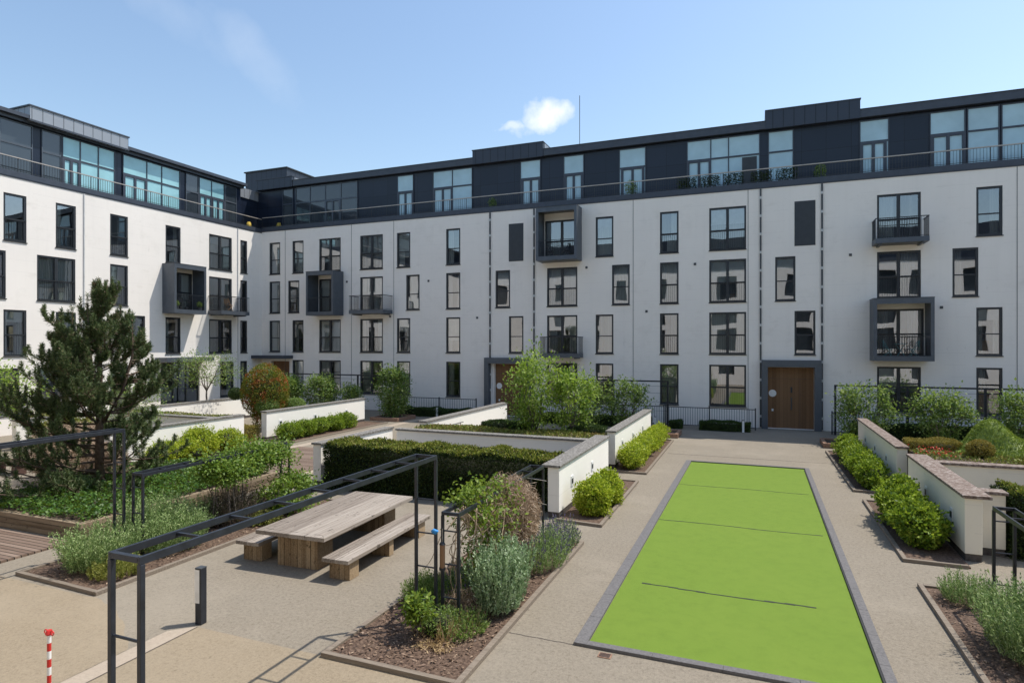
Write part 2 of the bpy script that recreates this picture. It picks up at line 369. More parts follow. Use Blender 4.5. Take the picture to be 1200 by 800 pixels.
def leaf_mat(name, cols, trans=0.30, rough=0.5, patch=None, pscale=1.2, pthr=(0.5, 0.62), amount=0.9):
    m, nt, b = mat(name); nt.nodes.remove(b); out = nt.nodes['Material Output']
    ge = N(nt, 'ShaderNodeNewGeometry')
    n = len(cols)
    c = ramp(nt, ge.outputs['Random Per Island'], [(i / max(1, n - 1), k) for i, k in enumerate(cols)])
    if patch:
        f = noise(nt, pscale, 3)
        c = mixc(nt, ramp(nt, f, [(pthr[0], (0, 0, 0)), (pthr[1], (amount,) * 3)]), c, patch)
    d = N(nt, 'ShaderNodeBsdfDiffuse'); nt.links.new(c, d.inputs[0])
    tl = N(nt, 'ShaderNodeBsdfTranslucent'); nt.links.new(mixc(nt, 0.35, c, (0.35, 0.45, 0.03), 'MIX') if trans > 0.2 else c, tl.inputs[0])
    g = N(nt, 'ShaderNodeBsdfGlossy'); g.inputs['Roughness'].default_value = rough; g.inputs[0].default_value = (1, 1, 1, 1)
    a = N(nt, 'ShaderNodeMixShader'); a.inputs[0].default_value = trans; nt.links.new(d.outputs[0], a.inputs[1]); nt.links.new(tl.outputs[0], a.inputs[2])
    z = N(nt, 'ShaderNodeMixShader'); z.inputs[0].default_value = 0.018; nt.links.new(a.outputs[0], z.inputs[1]); nt.links.new(g.outputs[0], z.inputs[2])
    nt.links.new(z.outputs[0], out.inputs[0]); return m
M['lime'] = leaf_mat('lime_leaves', [(0.13, 0.21, 0.012), (0.30, 0.40, 0.022), (0.45, 0.52, 0.04), (0.60, 0.62, 0.09)], 0.42)
M['green'] = leaf_mat('green_bush_leaves', [(0.055, 0.115, 0.010), (0.13, 0.225, 0.018), (0.23, 0.33, 0.028), (0.38, 0.46, 0.06)], 0.38)
M['hedge'] = leaf_mat('yew_leaves', [(0.006, 0.016, 0.004), (0.014, 0.032, 0.006), (0.034, 0.060, 0.011), (0.07, 0.095, 0.02)], 0.10)
M['sunlitgrowth'] = leaf_mat('yew_sunlit_growth', [(0.10, 0.14, 0.015), (0.19, 0.23, 0.03), (0.28, 0.29, 0.05), (0.26, 0.19, 0.06)], 0.25)  # sunlit look of the hedge tops mixed into these leaf colours
M['box'] = leaf_mat('box_leaves', [(0.022, 0.05, 0.012), (0.05, 0.09, 0.02), (0.09, 0.13, 0.028)], 0.2)
M['tree'] = leaf_mat('tree_leaves', [(0.085, 0.165, 0.022), (0.18, 0.30, 0.038), (0.31, 0.44, 0.075), (0.44, 0.54, 0.17)], 0.45)
M['shrub'] = leaf_mat('shrub_leaves', [(0.07, 0.135, 0.03), (0.14, 0.24, 0.055), (0.24, 0.34, 0.09), (0.36, 0.44, 0.19)], 0.42)
M['climber'] = leaf_mat('climber_leaves', [(0.05, 0.11, 0.016), (0.10, 0.19, 0.026), (0.18, 0.28, 0.042), (0.28, 0.37, 0.09)], 0.34)
M['vineleaf'] = leaf_mat('vine_leaves', [(0.06, 0.12, 0.015), (0.14, 0.22, 0.025), (0.26, 0.33, 0.05)], 0.35)
M['ivy'] = leaf_mat('ivy_leaves', [(0.018, 0.052, 0.009), (0.038, 0.095, 0.015), (0.068, 0.15, 0.024), (0.12, 0.21, 0.04)], 0.25)
M['pine'] = leaf_mat('pine_needles', [(0.034, 0.062, 0.024), (0.072, 0.114, 0.042), (0.125, 0.175, 0.064), (0.21, 0.24, 0.105)], 0.18)
M['lav'] = leaf_mat('lavender_leaves', [(0.09, 0.155, 0.04), (0.18, 0.28, 0.085), (0.31, 0.42, 0.15), (0.48, 0.56, 0.27)], 0.2)
M['lavyel'] = leaf_mat('lavender_yellow_leaves', [(0.16, 0.19, 0.04), (0.26, 0.28, 0.06), (0.36, 0.34, 0.10)], 0.25)
M['sage'] = leaf_mat('sage_leaves', [(0.12, 0.20, 0.09), (0.23, 0.34, 0.16), (0.36, 0.48, 0.26), (0.52, 0.62, 0.42)], 0.2)
M['flower'] = leaf_mat('lavender_flowers', [(0.10, 0.08, 0.16), (0.18, 0.15, 0.27), (0.22, 0.20, 0.26)], 0.2)
M['photinia'] = leaf_mat('photinia_leaves', [(0.05, 0.09, 0.013), (0.10, 0.15, 0.02), (0.18, 0.21, 0.028), (0.28, 0.20, 0.03)], 0.25, patch=(0.42, 0.055, 0.03), pscale=2.4, pthr=(0.50, 0.60), amount=0.7)
M['dry'] = leaf_mat('dry_stems', [(0.23, 0.155, 0.10), (0.40, 0.29, 0.20), (0.58, 0.46, 0.34)], 0.08)
M['heather'] = leaf_mat('heather_stems', [(0.075, 0.07, 0.04), (0.15, 0.12, 0.09), (0.24, 0.18, 0.15), (0.11, 0.14, 0.05)], 0.12)
M['straw'] = leaf_mat('straw_blades', [(0.36, 0.25, 0.12), (0.52, 0.38, 0.20)], 0.15)
M['sedum'] = leaf_mat('sedum_leaves', [(0.11, 0.15, 0.022), (0.18, 0.22, 0.035), (0.25, 0.26, 0.05), (0.24, 0.16, 0.06)], 0.2, patch=(0.26, 0.15, 0.06), pscale=1.0, pthr=(0.60, 0.70), amount=0.6)
M['mossgrass'] = leaf_mat('mound_grass', [(0.13, 0.19, 0.03), (0.21, 0.29, 0.05), (0.32, 0.39, 0.10)], 0.25)
M['golden'] = leaf_mat('golden_leaves', [(0.25, 0.20, 0.04), (0.36, 0.28, 0.06), (0.22, 0.22, 0.05)], 0.2)
M['redflower'] = leaf_mat('red_flowers', [(0.55, 0.05, 0.03), (0.65, 0.12, 0.08)], 0.2)
M['bluecloth'] = plain('blue_tie', (0.03, 0.25, 0.62), 0.6)
M['drytan'] = plain('bare_vine_stems', (0.40, 0.30, 0.20), 0.8, 0, 0.25, 8)
M['bark'] = speckle('tree_bark', [(0.3, (0.06, 0.04, 0.028)), (0.7, (0.17, 0.125, 0.09))], 16, bs=0.8)
M['greybark'] = speckle('grey_bark', [(0.3, (0.09, 0.075, 0.06)), (0.7, (0.22, 0.19, 0.16))], 16, bs=0.8)
M['core'] = plain('dark_core', (0.018, 0.022, 0.011), 0.95)  # solid dark core added inside foliage to block light
M['soil'] = speckle('dark_soil', [(0.3, (0.04, 0.028, 0.02)), (0.7, (0.11, 0.08, 0.06))], 15, bs=0.9)
M['red'] = plain('red_plastic', (0.55, 0.025, 0.02), 0.4)
M['yellow'] = plain('yellow_cloth', (0.55, 0.38, 0.05), 0.8)
M['teal'] = plain('teal_paint', (0.08, 0.22, 0.24), 0.5)
M['feeder'] = plain('feeder_wood', (0.22, 0.12, 0.06), 0.6)
M['litter'] = plain('chalk_paint', (0.7, 0.68, 0.63), 0.8)
M['roofing'] = plain('roof_membrane', (0.13, 0.14, 0.15), 0.8)

# ------------------------------------------------------------------ foliage helpers
def leaf_mesh(name, mats, parts, parent=None, core=None):
    """parts: list of (points Nx3, axis Nx3, normal Nx3, length, width, material index); each leaf one folded diamond"""
    V = []; F = []; MI = []; base = 0
    for P, A, Nn, L, W, mi in parts:
        n = len(P)
        if n == 0: continue
        L = np.broadcast_to(np.asarray(L, float).reshape(-1, 1), (n, 1)); W = np.broadcast_to(np.asarray(W, float).reshape(-1, 1), (n, 1))
        A = A / (np.linalg.norm(A, axis=1, keepdims=True) + 1e-9)
        S = np.cross(A, Nn); S /= (np.linalg.norm(S, axis=1, keepdims=True) + 1e-9)
        U = np.cross(S, A)
        p0 = P; p1 = P + A * L * 0.5 + S * W * 0.5 + U * W * 0.18; p2 = P + A * L; p3 = P + A * L * 0.5 - S * W * 0.5 + U * W * 0.18
        V.append(np.stack([p0, p1, p2, p3], 1).reshape(-1, 3))
        F.append((np.arange(n * 4) + base).reshape(n, 4)); base += n * 4
        MI.append(np.full(n, mi))
    V = np.concatenate(V); F = np.concatenate(F); MI = np.concatenate(MI)
    off = np.array(OFF[parent.name]) if parent is not None else np.zeros(3)
    faces_core = []; 
    if core is not None:
        cv, cf, cmi = core
        faces_core = [tuple(i + len(V) for i in f) for f in cf]
        V = np.concatenate([V, np.array(cv, float)])
    me = bpy.data.meshes.new(name)
    nf = len(F); tot = nf * 4 + sum(len(f) for f in faces_core)
    me.vertices.add(len(V)); me.vertices.foreach_set('co', (V - off).astype(np.float32).ravel())
    me.loops.add(tot)
    li = np.concatenate([F.ravel(), np.array([i for f in faces_core for i in f], int)]) if faces_core else F.ravel()
    me.loops.foreach_set('vertex_index', li.astype(np.int32))
    sizes = [4] * nf + [len(f) for f in faces_core]
    starts = np.concatenate([[0], np.cumsum(sizes)[:-1]])
    me.polygons.add(len(sizes)); me.polygons.foreach_set('loop_start', starts.astype(np.int32))
    for m in mats: me.materials.append(m)
    mi = np.concatenate([MI, np.full(len(faces_core), core[2])]) if faces_core else MI
    me.polygons.foreach_set('material_index', mi.astype(np.int32))
    me.update(calc_edges=True); me.validate()
    return link_mesh(name, me, parent)
def rand_dirs(rng, n):
    d = rng.normal(size=(n, 3)); return d / np.linalg.norm(d, axis=1, keepdims=True)
def blob_core(c, r, rng, seg=10, rings=7, rough=0.12):
    vs = []; fs = []
    for i in range(rings + 1):
        t = math.pi * i / rings
        for k in range(seg):
            p = 2 * math.pi * k / seg; j = 1 + rng.uniform(-rough, rough)
            vs.append((c[0] + r[0] * j * math.sin(t) * math.cos(p), c[1] + r[1] * j * math.sin(t) * math.sin(p), c[2] + r[2] * j * math.cos(t)))
    for i in range(rings):
        for k in range(seg): fs.append((i * seg + k, (i + 1) * seg + k, (i + 1) * seg + (k + 1) % seg, i * seg + (k + 1) % seg))
    return vs, fs
def merge_cores(cs, mi):
    V = []; F = []
    for v, f in cs:
        b = len(V); V += v; F += [tuple(i + b for i in q) for q in f]
    return V, F, mi
def shell_leaves(rng, c, r, n, L, W, out=0.7, thick=0.35, zmin=None, lump=0.16, k=14, up=0.25):
    """leaves through the outer part of an uneven ellipsoid"""
    d = rand_dirs(rng, n)
    lumps = rand_dirs(rng, k); ph = rng.uniform(-1, 1, k)
    bumpv = np.clip(d @ lumps.T, 0, 1) ** 6 @ ph
    rad = (1 + lump * bumpv) * (1 - thick * rng.random(n) ** 1.8)
    P = np.array(c) + d * rad[:, None] * np.array(r)
    if zmin is not None:
        keep = P[:, 2] > zmin; P = P[keep]; d = d[keep]
    m = len(P)
    A = d * out + rand_dirs(rng, m) * 0.9 + np.array([0, 0, up])
    Nn = d + rand_dirs(rng, m) * 0.7
    return P, A, Nn, L * rng.uniform(0.65, 1.25, m), W * rng.uniform(0.7, 1.2, m)
def box_leaves(rng, x0, x1, y0, y1, z0, z1, n, L, W, depth=0.12, wob=0.07, seed=0):
    """leaves over the top and sides of a clipped hedge, with soft corners and a wavering top"""
    ax, ay, az = (y1 - y0) * (z1 - z0), (x1 - x0) * (z1 - z0), (x1 - x0) * (y1 - y0)
    pr = np.array([ax, ax, ay, ay, az * 1.2]); pr = pr / pr.sum()
    side = rng.choice(5, n, p=pr)
    P = np.stack([rng.uniform(x0, x1, n), rng.uniform(y0, y1, n), rng.uniform(z0, z1, n)], 1); D = np.zeros((n, 3))
    dep = -depth * rng.random(n) ** 1.6
    for s, (axis, val, sg) in enumerate([(0, x0, -1), (0, x1, 1), (1, y0, -1), (1, y1, 1), (2, z1, 1)]):
        k = side == s; P[k, axis] = val + sg * dep[k]; D[k, axis] = sg
    w = np.sin(P[:, 0] * 2.3 + seed) * np.sin(P[:, 1] * 1.9 + seed * 2) + 0.6 * np.sin(P[:, 0] * 5.7 + seed * 3) + 0.5 * np.sin(P[:, 2] * 6.1 + P[:, 0] * 3 + seed)
    P += D * (w * wob)[:, None]
    A = D * 0.7 + rand_dirs(rng, n) * 0.8 + np.array([0, 0, 0.35])
    return P, A, D + rand_dirs(rng, n) * 0.6, L * rng.uniform(0.6, 1.25, n), W * rng.uniform(0.7, 1.2, n)
def box_core(x0, x1, y0, y1, z0, z1, i=0.13):
    m = MB().box(x0 + i, x1 - i, y0 + i, y1 - i, z0, z1 - i); return m.v, m.f

def wobble(rng, p, q, n, amp):
    p, q = np.array(p, float), np.array(q, float)
    return [tuple(p + (q - p) * t + rng.normal(size=3) * amp * math.sin(math.pi * t)) for t in np.linspace(0, 1, n)]


# ------------------------------------------------------------------ ground
gm = MB().quad((-420, -420, 0), (420, -420, 0), (420, 420, 0), (-420, 420, 0))
tag(gm.build('ground', M['gravel']), kind='structure')
sh = MB(); z = 0.004
sh.quad((-8.62, -2, z), (-3.9, -2, z), (-3.9, 7.5, z), (-6.05, 7.5, z), (-8.6, 7.5, z))
tag(sh.build('sandy_paving', M['sand']), kind='structure')
ed = [(-8.96 - 2.6 * t, 6.55 + 1.12 * math.sin(t * 1.57) + .03 * math.sin(t * 23)) for t in np.linspace(0, 1, 14)]
sh = MB().quad((-24, -2, z), (-9.02, -2, z), (-8.95, 5.0, z), *[(a_, b_, z) for a_, b_ in ed], (-24, 7.85, z))
tag(sh.build('sandy_path', M['sand']), kind='structure')
arc = [(-8.62 + 0.0, 7.5), (-8.1, 7.46), (-7.2, 7.5), (-6.05, 7.5)]
sh = MB().quad((-8.94, -2, z + .004), (-8.62, -2, z + .004), (-8.58, 5.2, z + .004), (-8.60, 7.52, z + .004), (-8.93, 7.2, z + .004))
tag(sh.build('pale_paving_strip', M['palestrip']), kind='structure')
sh = MB(); sh.quad((-8.60, -2, .012), (-8.585, -2, .012), (-8.585, 7.5, .012), (-8.60, 7.5, .012))
tag(sh.build('paving_joint', M['plinth']), kind='structure')
sh = MB()
for i in range(9): sh.box(-3.75 + .12 * i, -3.635 + .12 * i, 9.225 + .006 * math.sin(i * 2), 9.237 + .006 * math.sin(i * 2), .001, .005)
for i in range(30): sh.box(-3.6 + .22 * i, -3.39 + .22 * i, 27.02 + .01 * math.sin(i), 27.035 + .01 * math.sin(i), .001, .005)
tag(sh.build('gravel_joint', M['plinth']), kind='structure')
o = thing('drain_cover', (-2.13, 9.08, 0), 'small rusty square drain cover by the near left corner of the green', 'drain')
MB().box(-2.23, -2.03, 9.0, 9.15, 0, .012).build('frame', M['brick'], o, bevel=.002)
for i in range(4): MB().box(-2.21, -2.05, 9.018 + .031 * i, 9.032 + .031 * i, .012, .016).build('slot', M['black'], o)
# timber deck at the left edge, and the boarded path between the garden walls
sh = MB().box(-21.5, -15.0, 3.0, 9.55, 0.0, 0.05); tag(sh.build('boardwalk', M['deck']), kind='structure')
sh = MB().box(-19.4, -15.4, 15.2, 22.4, 0.0, 0.04); tag(sh.build('boarded_path', M['deck']), kind='structure')
sh = MB().quad((-19.9, 14.6, z), (-19.4, 14.6, z), (-19.4, 34, z), (-19.9, 34, z)); sh.quad((-15.4, 14.6, z), (-14.9, 14.6, z), (-14.9, 34, z), (-15.4, 34, z))
tag(sh.build('path_edge_strips', M['palestrip']), kind='structure')

# bowling green: stone border and sunk carpet
g = thing('bowling_green', (-0.45, 17.3, 0), 'bright green artificial grass rectangle edged with grey stone in the courtyard middle', 'lawn')
gx0, gx1, gy0, gy1 = -2.66, 1.78, 9.22, 25.5; bw = 0.20; bwr = 0.15
yy = gy0
while yy < gy1 - .1:
    y1_ = min(gy1, yy + 1.0)
    for x_, w_ in ((gx0, bw), (gx1 - bwr, bwr)): MB().box(x_, x_ + w_, yy + .0015, y1_ - .0015, 0, 0.05).build('border_stone', M['border'], g, bevel=0.006)
    yy += 1.0
xx = gx0 + bw
while xx < gx1 - bwr - .05:
    x1_ = min(gx1 - bwr, xx + 1.0)
    MB().box(xx + .0015, x1_ - .0015, gy0, gy0 + bw * .7, 0, 0.05).build('border_stone', M['border'], g, bevel=0.006)
    MB().box(xx + .0015, x1_ - .0015, gy1 - bw * .6, gy1, 0, 0.05).build('border_stone', M['border'], g, bevel=0.006)
    xx += 1.0
b = MB().box(gx0 + bw + .01, gx1 - bwr - .01, gy0 + bw * .7 + .01, gy1 - bw * .6 - .01, 0, 0.016)
b.build('carpet', M['carpet'], g)
rng = random.Random(3)
def seam(pts, w):
    m = MB()
    for (p, q) in zip(pts[:-1], pts[1:]):
        m.box(p[0], q[0] + .001, min(p[1], q[1]) - w * rng.uniform(.5, 1.2), max(p[1], q[1]) + w * rng.uniform(.3, 1.0), .012, .0205)
    return m
xs = [gx0 + bw + .02 + i * .17 for i in range(24)]
for yb, w, x0, x1 in [(21.15, .010, -9, 9), (16.68, .013, -9, 9), (12.06, .020, -2.15, 1.12)]:
    pts = [(x, yb + .025 * math.sin(x * 2.1 + yb) + rng.uniform(-.008, .008)) for x in xs if x0 < x < x1]
    seam(pts, w).build('carpet_seam', M['carpetseam'], g)
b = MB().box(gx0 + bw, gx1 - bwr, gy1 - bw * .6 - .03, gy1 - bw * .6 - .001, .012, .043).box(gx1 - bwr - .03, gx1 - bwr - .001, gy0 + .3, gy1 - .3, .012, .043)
b.build('painted_edge_shadow', M['carpetseam'], g)  # solid dark strip standing in for shade along the sunk carpet's edge

# ------------------------------------------------------------------ apartment buildings
YF = 37.24; XL = -35.92; YO = -1.2
Tm = lambda u, d, z: (u, YF - d, z)
Tl = lambda u, d, z: (XL + d, u, z)
To = lambda u, d, z: (u, YO + d, z)
ROW = {3: (10.1, 12.55), 2: (7.1, 9.55), 1: (4.12, 6.53), 0: (1.14, 3.52)}
TOP = 13.42
rw = random.Random(11)
def wall_sheet(T, u0, u1, z0, z1, holes, depth=0.2):
    us = sorted({u0, u1, *[h[0] for h in holes], *[h[1] for h in holes]}); zs = sorted({z0, z1, *[h[2] for h in holes], *[h[3] for h in holes]})
    m = MB(T)
    for i in range(len(us) - 1):
        zc = None
        for k in range(len(zs) - 1):
            uc, z_ = (us[i] + us[i + 1]) / 2, (zs[k] + zs[k + 1]) / 2
            if any(h[0] < uc < h[1] and h[2] < z_ < h[3] for h in holes): continue
            m.quad((us[i], 0, zs[k]), (us[i + 1], 0, zs[k]), (us[i + 1], 0, zs[k + 1]), (us[i], 0, zs[k + 1]))
    for a, b_, c, d_ in holes:
        m.quad((a, 0, c), (a, -depth, c), (a, -depth, d_), (a, 0, d_)); m.quad((b_, 0, c), (b_, 0, d_), (b_, -depth, d_), (b_, -depth, c))
        m.quad((a, 0, d_), (a, -depth, d_), (b_, -depth, d_), (b_, 0, d_)); m.quad((a, 0, c), (b_, 0, c), (b_, -depth, c), (a, -depth, c))
    return m
def wavy(T, u0, u1, z0, z1, d, seed, per=0.11, amp=0.03):
    m = MB(T); n = max(4, int((u1 - u0) / per * 4)); vs = []
    for i in range(n + 1):
        u = u0 + (u1 - u0) * i / n; dd = d + amp * math.sin(2 * math.pi * (u - u0) / per + seed)
        vs += [(u, dd, z0), (u, dd, z1)]
    m._a(vs, [(2 * i, 2 * i + 2, 2 * i + 3, 2 * i + 1) for i in range(n)])
    return m
def window(T, bld, h, dbl, rail=True, cur=None, low=0.45, parts=True):
    a, b_, c, d_ = h; fw = 0.10
    f = MB(T); D0, D1 = -0.15, -0.03
    e = .002
    f.box(a + e, a + fw, D0, D1, c + e, d_ - e).box(b_ - fw, b_ - e, D0, D1, c + e, d_ - e).box(a + fw, b_ - fw, D0, D1, d_ - fw, d_ - e).box(a + fw, b_ - fw, D0, D1, c + e, c + fw)
    zt = c + (d_ - c) * low; mid = (a + b_) / 2
    if dbl:
        f.box(mid - .075, mid + .075, D0 + .003, D1 - .003, c + fw, d_ - fw)
        f.box(mid - .10, mid - .085, D1 - .003, D1 + .03, zt + .02, zt + .16)
    f.box(a + fw, b_ - fw, -.112, D1 - .012, zt - .028, zt + .028)
    f.box(a - .03, b_ + .03, -.05, .045, c - .05, c - .004)          # sill
    w = f.build('window', M['frame'], bld)
    g_ = MB(T); g_.quad((a + fw, -.10, c + fw), (b_ - fw, -.10, c + fw), (b_ - fw, -.10, d_ - fw), (a + fw, -.10, d_ - fw))
    g_.build('pane', M['glass'], w, recalc=False)
    if cur is None: cur = rw.choice('lrbfbln')
    wd = b_ - a
    spans = {'l': [(a + .05, a + wd * .42)], 'r': [(b_ - wd * .42, b_ - .05)], 'b': [(a + .05, a + wd * .3), (b_ - wd * .3, b_ - .05)], 'f': [(a + .04, b_ - .04)], 'n': []}[cur]
    for s0, s1 in spans:
        wavy(T, s0, s1, c + .02, d_ - .02, -.30, rw.random() * 6, amp=.02 if cur == 'f' else .035).build('curtain', M['curtain'] if rw.random() < .72 else M['curtain2'], w, recalc=False)
    if rw.random() < .30:
        zb = d_ - fw - (d_ - c) * rw.choice((.22, .35, .5, .62)); MB(T).box(a + fw, (mid if dbl and rw.random() < .5 else b_ - fw), -.19, -.18, zb, d_ - fw).build('roller_blind', M['white'], w)
    if rw.random() < .35:
        up = a + wd * rw.uniform(.25, .75); MB(T).box(up - .18, up + .18, -.75, -.45, c, c + rw.uniform(.5, 1.1)).build('furniture', M['chairwood'] if rw.random() < .5 else M['white'], w)
    if rail:
        r_ = MB(T); r_.box(a + .02, b_ - .02, -.012, .012, zt + .02, zt + .055).box(a + .02, b_ - .02, -.008, .008, c + .05, c + .075)
        n = max(3, int((b_ - a) / .115))
        for i in range(n + 1):
            u = a + .03 + (b_ - a - .06) * i / n; r_.box(u - .005, u + .005, -.006, .006, c + .075, zt + .02)
        r_.build('window_railing', M['frame'], w)
    return w
def bay(T, bld, u0, u1, z0, z1, d, m='steel'):
    k = MB(T); t = .16
    k.box(u0, u1, 0, d, z1 - t, z1).box(u0, u1, 0, d, z0, z0 + t).box(u0, u0 + t, 0, d, z0 + t, z1 - t).box(u1 - t, u1, 0, d, z0 + t, z1 - t)
    k.box(u0 + t, u1 - t, d - .07, d - .002, z1 - t - .12, z1 - t).box(u0 + t, u1 - t, d - .07, d - .002, z0 + t, z0 + t + .10)
    o = k.build('bay_balcony', M[m], bld)
    r_ = MB(T); zr = z0 + t + 1.1; a, b_ = u0 + t, u1 - t
    r_.box(a, b_, d - .09, d - .06, zr - .03, zr)
    n = int((b_ - a) / .11)
    for i in range(1, n): u = a + (b_ - a) * i / n; r_.box(u - .007, u + .007, d - .082, d - .068, z0 + t, zr - .03)
    r_.build('bay_railing', M['frame'], o)
    rs = MB(T); rs.box(u0 - .012, u1 + .012, -.01, d + .015, z1, z1 + .03); rs.build('bay_cap', M['pipe'], o)
    return o
def balcony(T, bld, u0, u1, z, d):
    k = MB(T); k.box(u0, u1, 0, d, z - .17, z + .08); k.box(u0 + .2, u0 + .3, 0, d - .1, z - .25, z - .17).box(u1 - .3, u1 - .2, 0, d - .1, z - .25, z - .17)
    o = k.build('balcony', M['steel'], bld)
    r_ = MB(T); zr = z + 1.12; 
    r_.box(u0, u1, d - .05, d - .01, zr - .04, zr).box(u0, u0 + .04, 0, d - .05, zr - .04, zr).box(u1 - .04, u1, 0, d - .05, zr - .04, zr)
    r_.box(u0, u1, d - .04, d - .02, z + .13, z + .15).box(u0 + .005, u0 + .025, 0, d - .05, z + .13, z + .15).box(u1 - .025, u1 - .005, 0, d - .05, z + .13, z + .15)
    n = int((u1 - u0) / .105)
    for i in range(n + 1): u = u0 + .02 + (u1 - u0 - .04) * i / n; r_.box(u - .007, u + .007, d - .037, d - .023, z + .08, zr - .04)
    n = int(d / .105)
    for i in range(n):
        v = .05 + (d - .1) * i / n
        r_.box(u0 + .008, u0 + .022, v, v + .014, z + .08, zr - .04).box(u1 - .022, u1 - .008, v, v + .014, z + .08, zr - .04)
    r_.build('balcony_railing', M['frame'], o)
    return o
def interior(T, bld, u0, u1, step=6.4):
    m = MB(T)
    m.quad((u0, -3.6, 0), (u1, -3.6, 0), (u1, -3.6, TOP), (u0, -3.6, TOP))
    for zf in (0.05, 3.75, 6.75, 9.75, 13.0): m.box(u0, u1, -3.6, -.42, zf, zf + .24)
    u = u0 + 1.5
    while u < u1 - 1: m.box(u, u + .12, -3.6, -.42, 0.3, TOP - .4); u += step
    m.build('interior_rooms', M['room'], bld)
def penthouse_glazing(T, bld, u0, u1, d, groups, z0, zm, z1):
    """groups: (u0, u1, kind, splits, door spans)"""
    for a, b_, kind, splits, doors in groups:
        f = MB(T); fw = .05; e0, e1 = d, d + .07
        f.box(a, a + fw, e0, e1, z0, z1).box(b_ - fw, b_, e0, e1, z0, z1).box(a + fw, b_ - fw, e0, e1, z1 - fw, z1).box(a + fw, b_ - fw, e0, e1, z0, z0 + .06).box(a + fw, b_ - fw, e0, e1, zm - .05, zm + .05)
        for s in splits: f.box(s - .03, s + .03, e0, e1 - .003, z0 + .06, z1 - fw)
        for s0, s1 in doors:
            for q in (s0, (s0 + s1) / 2, s1): f.box(q - .075, q + .075, e0, e1 + .02, z0 + .06, zm - .05)
            f.box(s0, s1, e0, e1 + .018, zm - .14, zm - .05); f.box(s0, s1, e0, e1 + .018, z0 + .06, z0 + .2)
        o = f.build('penthouse_window', M['fascia'] if kind != 'navy' else M['steel'], bld)
        mats = {'blind': 'blind', 'shade': 'blindshade', 'dark': 'darkglass', 'navy': 'darkglass'}[kind]
        p = MB(T); p.box(a + fw, b_ - fw, d - .005, d + .03, zm + .05, z1 - fw); p.build('upper_pane', M[mats], o)
        p = MB(T); p.box(a + fw, b_ - fw, d - .005, d + .03, z0 + .06, zm - .05); p.build('lower_pane', M[mats], o)
def balustrade(T, bld, segs, z0, ztop, name='terrace_balustrade'):
    m = MB(T); r_ = MB(T)
    for a, b_ in segs:
        r_.box(a, b_, -.06, .02, ztop - .05, ztop)
        n = int((b_ - a) / .14)
        for i in range(n + 1):
            u = a + (b_ - a) * i / n; w = .022 if i % 9 == 0 else .006
            m.box(u - w, u + w, -.035, -.02, z0, ztop - .05)
        m.box(a, b_, -.036, -.018, z0 + .06, z0 + .085)
    o = m.build(name, M['frame'], bld); r_.build('handrail', M['rail'], o)

# --- the range across the end of the courtyard
A = thing('apartment_building', (0, YF + 6, 0), 'long shaded white apartment range across the end of the courtyard with dark penthouse floor', 'building', 'white apartment ranges round the courtyard')
U1 = 34.0
cols = {  # name: (double, {row: (u0, u1)}, railing)
 'A': (0, {3: (-35.15, -34.1), 2: (-35.15, -34.1), 1: (-35.15, -34.1)}, 0, 'f'),
 'B': (0, {3: (-32.91, -31.86), 2: (-33.32, -32.26), 1: (-32.91, -31.86), 0: (-32.91, -31.86)}, 0, None),
 'C': (1, {3: (-30.4, -28.45), 2: (-30.42, -28.42), 1: (-30.4, -28.45), 0: (-30.4, -28.45)}, 1, None),
 'D': (1, {3: (-26.75, -24.81), 2: (-26.75, -24.81), 1: (-26.75, -24.81), 0: (-26.75, -24.81)}, 1, None),
 'E': (0, {3: (-23.65, -22.56), 2: (-22.89, -21.81), 1: (-23.65, -22.56), 0: (-23.65, -22.56)}, 0, None),
 'F': (0, {3: (-19.74, -18.66), 2: (-19.74, -18.66), 1: (-19.74, -18.66), 0: (-19.74, -18.66)}, 0, None),
 'G': (0, {2: (-16.07, -15.03), 1: (-15.12, -14.1)}, 0, 'n'),
 'H': (1, {3: (-12.62, -10.4), 2: (-12.49, -10.49), 1: (-12.49, -10.49), 0: (-12.49, -10.49)}, 1, None),
 'I': (0, {3: (-9.32, -8.21), 2: (-8.3, -7.21), 1: (-9.32, -8.21), 0: (-9.32, -8.21)}, 0, None),
 'J': (0, {k: (-5.41, -4.33) for k in (0, 1, 2, 3)}, 1, None),
 'K': (1, {k: (-2.61, -0.61) for k in (0, 1, 2, 3)}, 1, None),
 'L': (0, {2: (0.9, 1.93), 1: (1.88, 2.92)}, 0, 'n'),
 'M': (1, {3: (5.84, 7.81), 2: (5.84, 7.81), 1: (5.7, 7.94), 0: (5.84, 7.81)}, 1, None),
 'N': (0, {3: (10.17, 11.25), 2: (9.17, 10.26), 1: (10.17, 11.25), 0: (10.17, 11.25)}, 0, None),
 'O': (0, {k: (14.2, 15.3) for k in (0, 1, 2, 3)}, 1, None),
 'Q': (1, {k: (17.4, 19.4) for k in (0, 1, 2, 3)}, 1, None),
}
holes = []; wins = []
for k, (dbl, rows, rail, cur) in cols.items():
    for r_, (a, b_) in rows.items():
        h = (a, b_, *ROW[r_]); holes.append(h); wins.append((h, dbl, rail and r_ > 0 or (r_ == 0 and k == 'K'), cur))
doorL = (0.52, 2.86, 0.02, 3.42); doorG = (-16.15, -13.75, 0.02, 3.42); doorC = (-34.95, -33.2, 0.02, 3.42)
holes += [doorL, doorG, doorC]
wall_sheet(Tm, XL, U1, 0, TOP, holes, 0.24).build('wall', M['facade'], A, recalc=False)
interior(Tm, A, XL - 3, U1)
for h, dbl, rail, cur in wins: window(Tm, A, h, dbl, rail, cur)
for a, b_ in [(-15.12, -14.1), (1.88, 2.92)]:
    MB(Tm).box(a, b_, -.02, .02, *ROW[3]).build('blank_panel', M['blank'], A, bevel=.01)
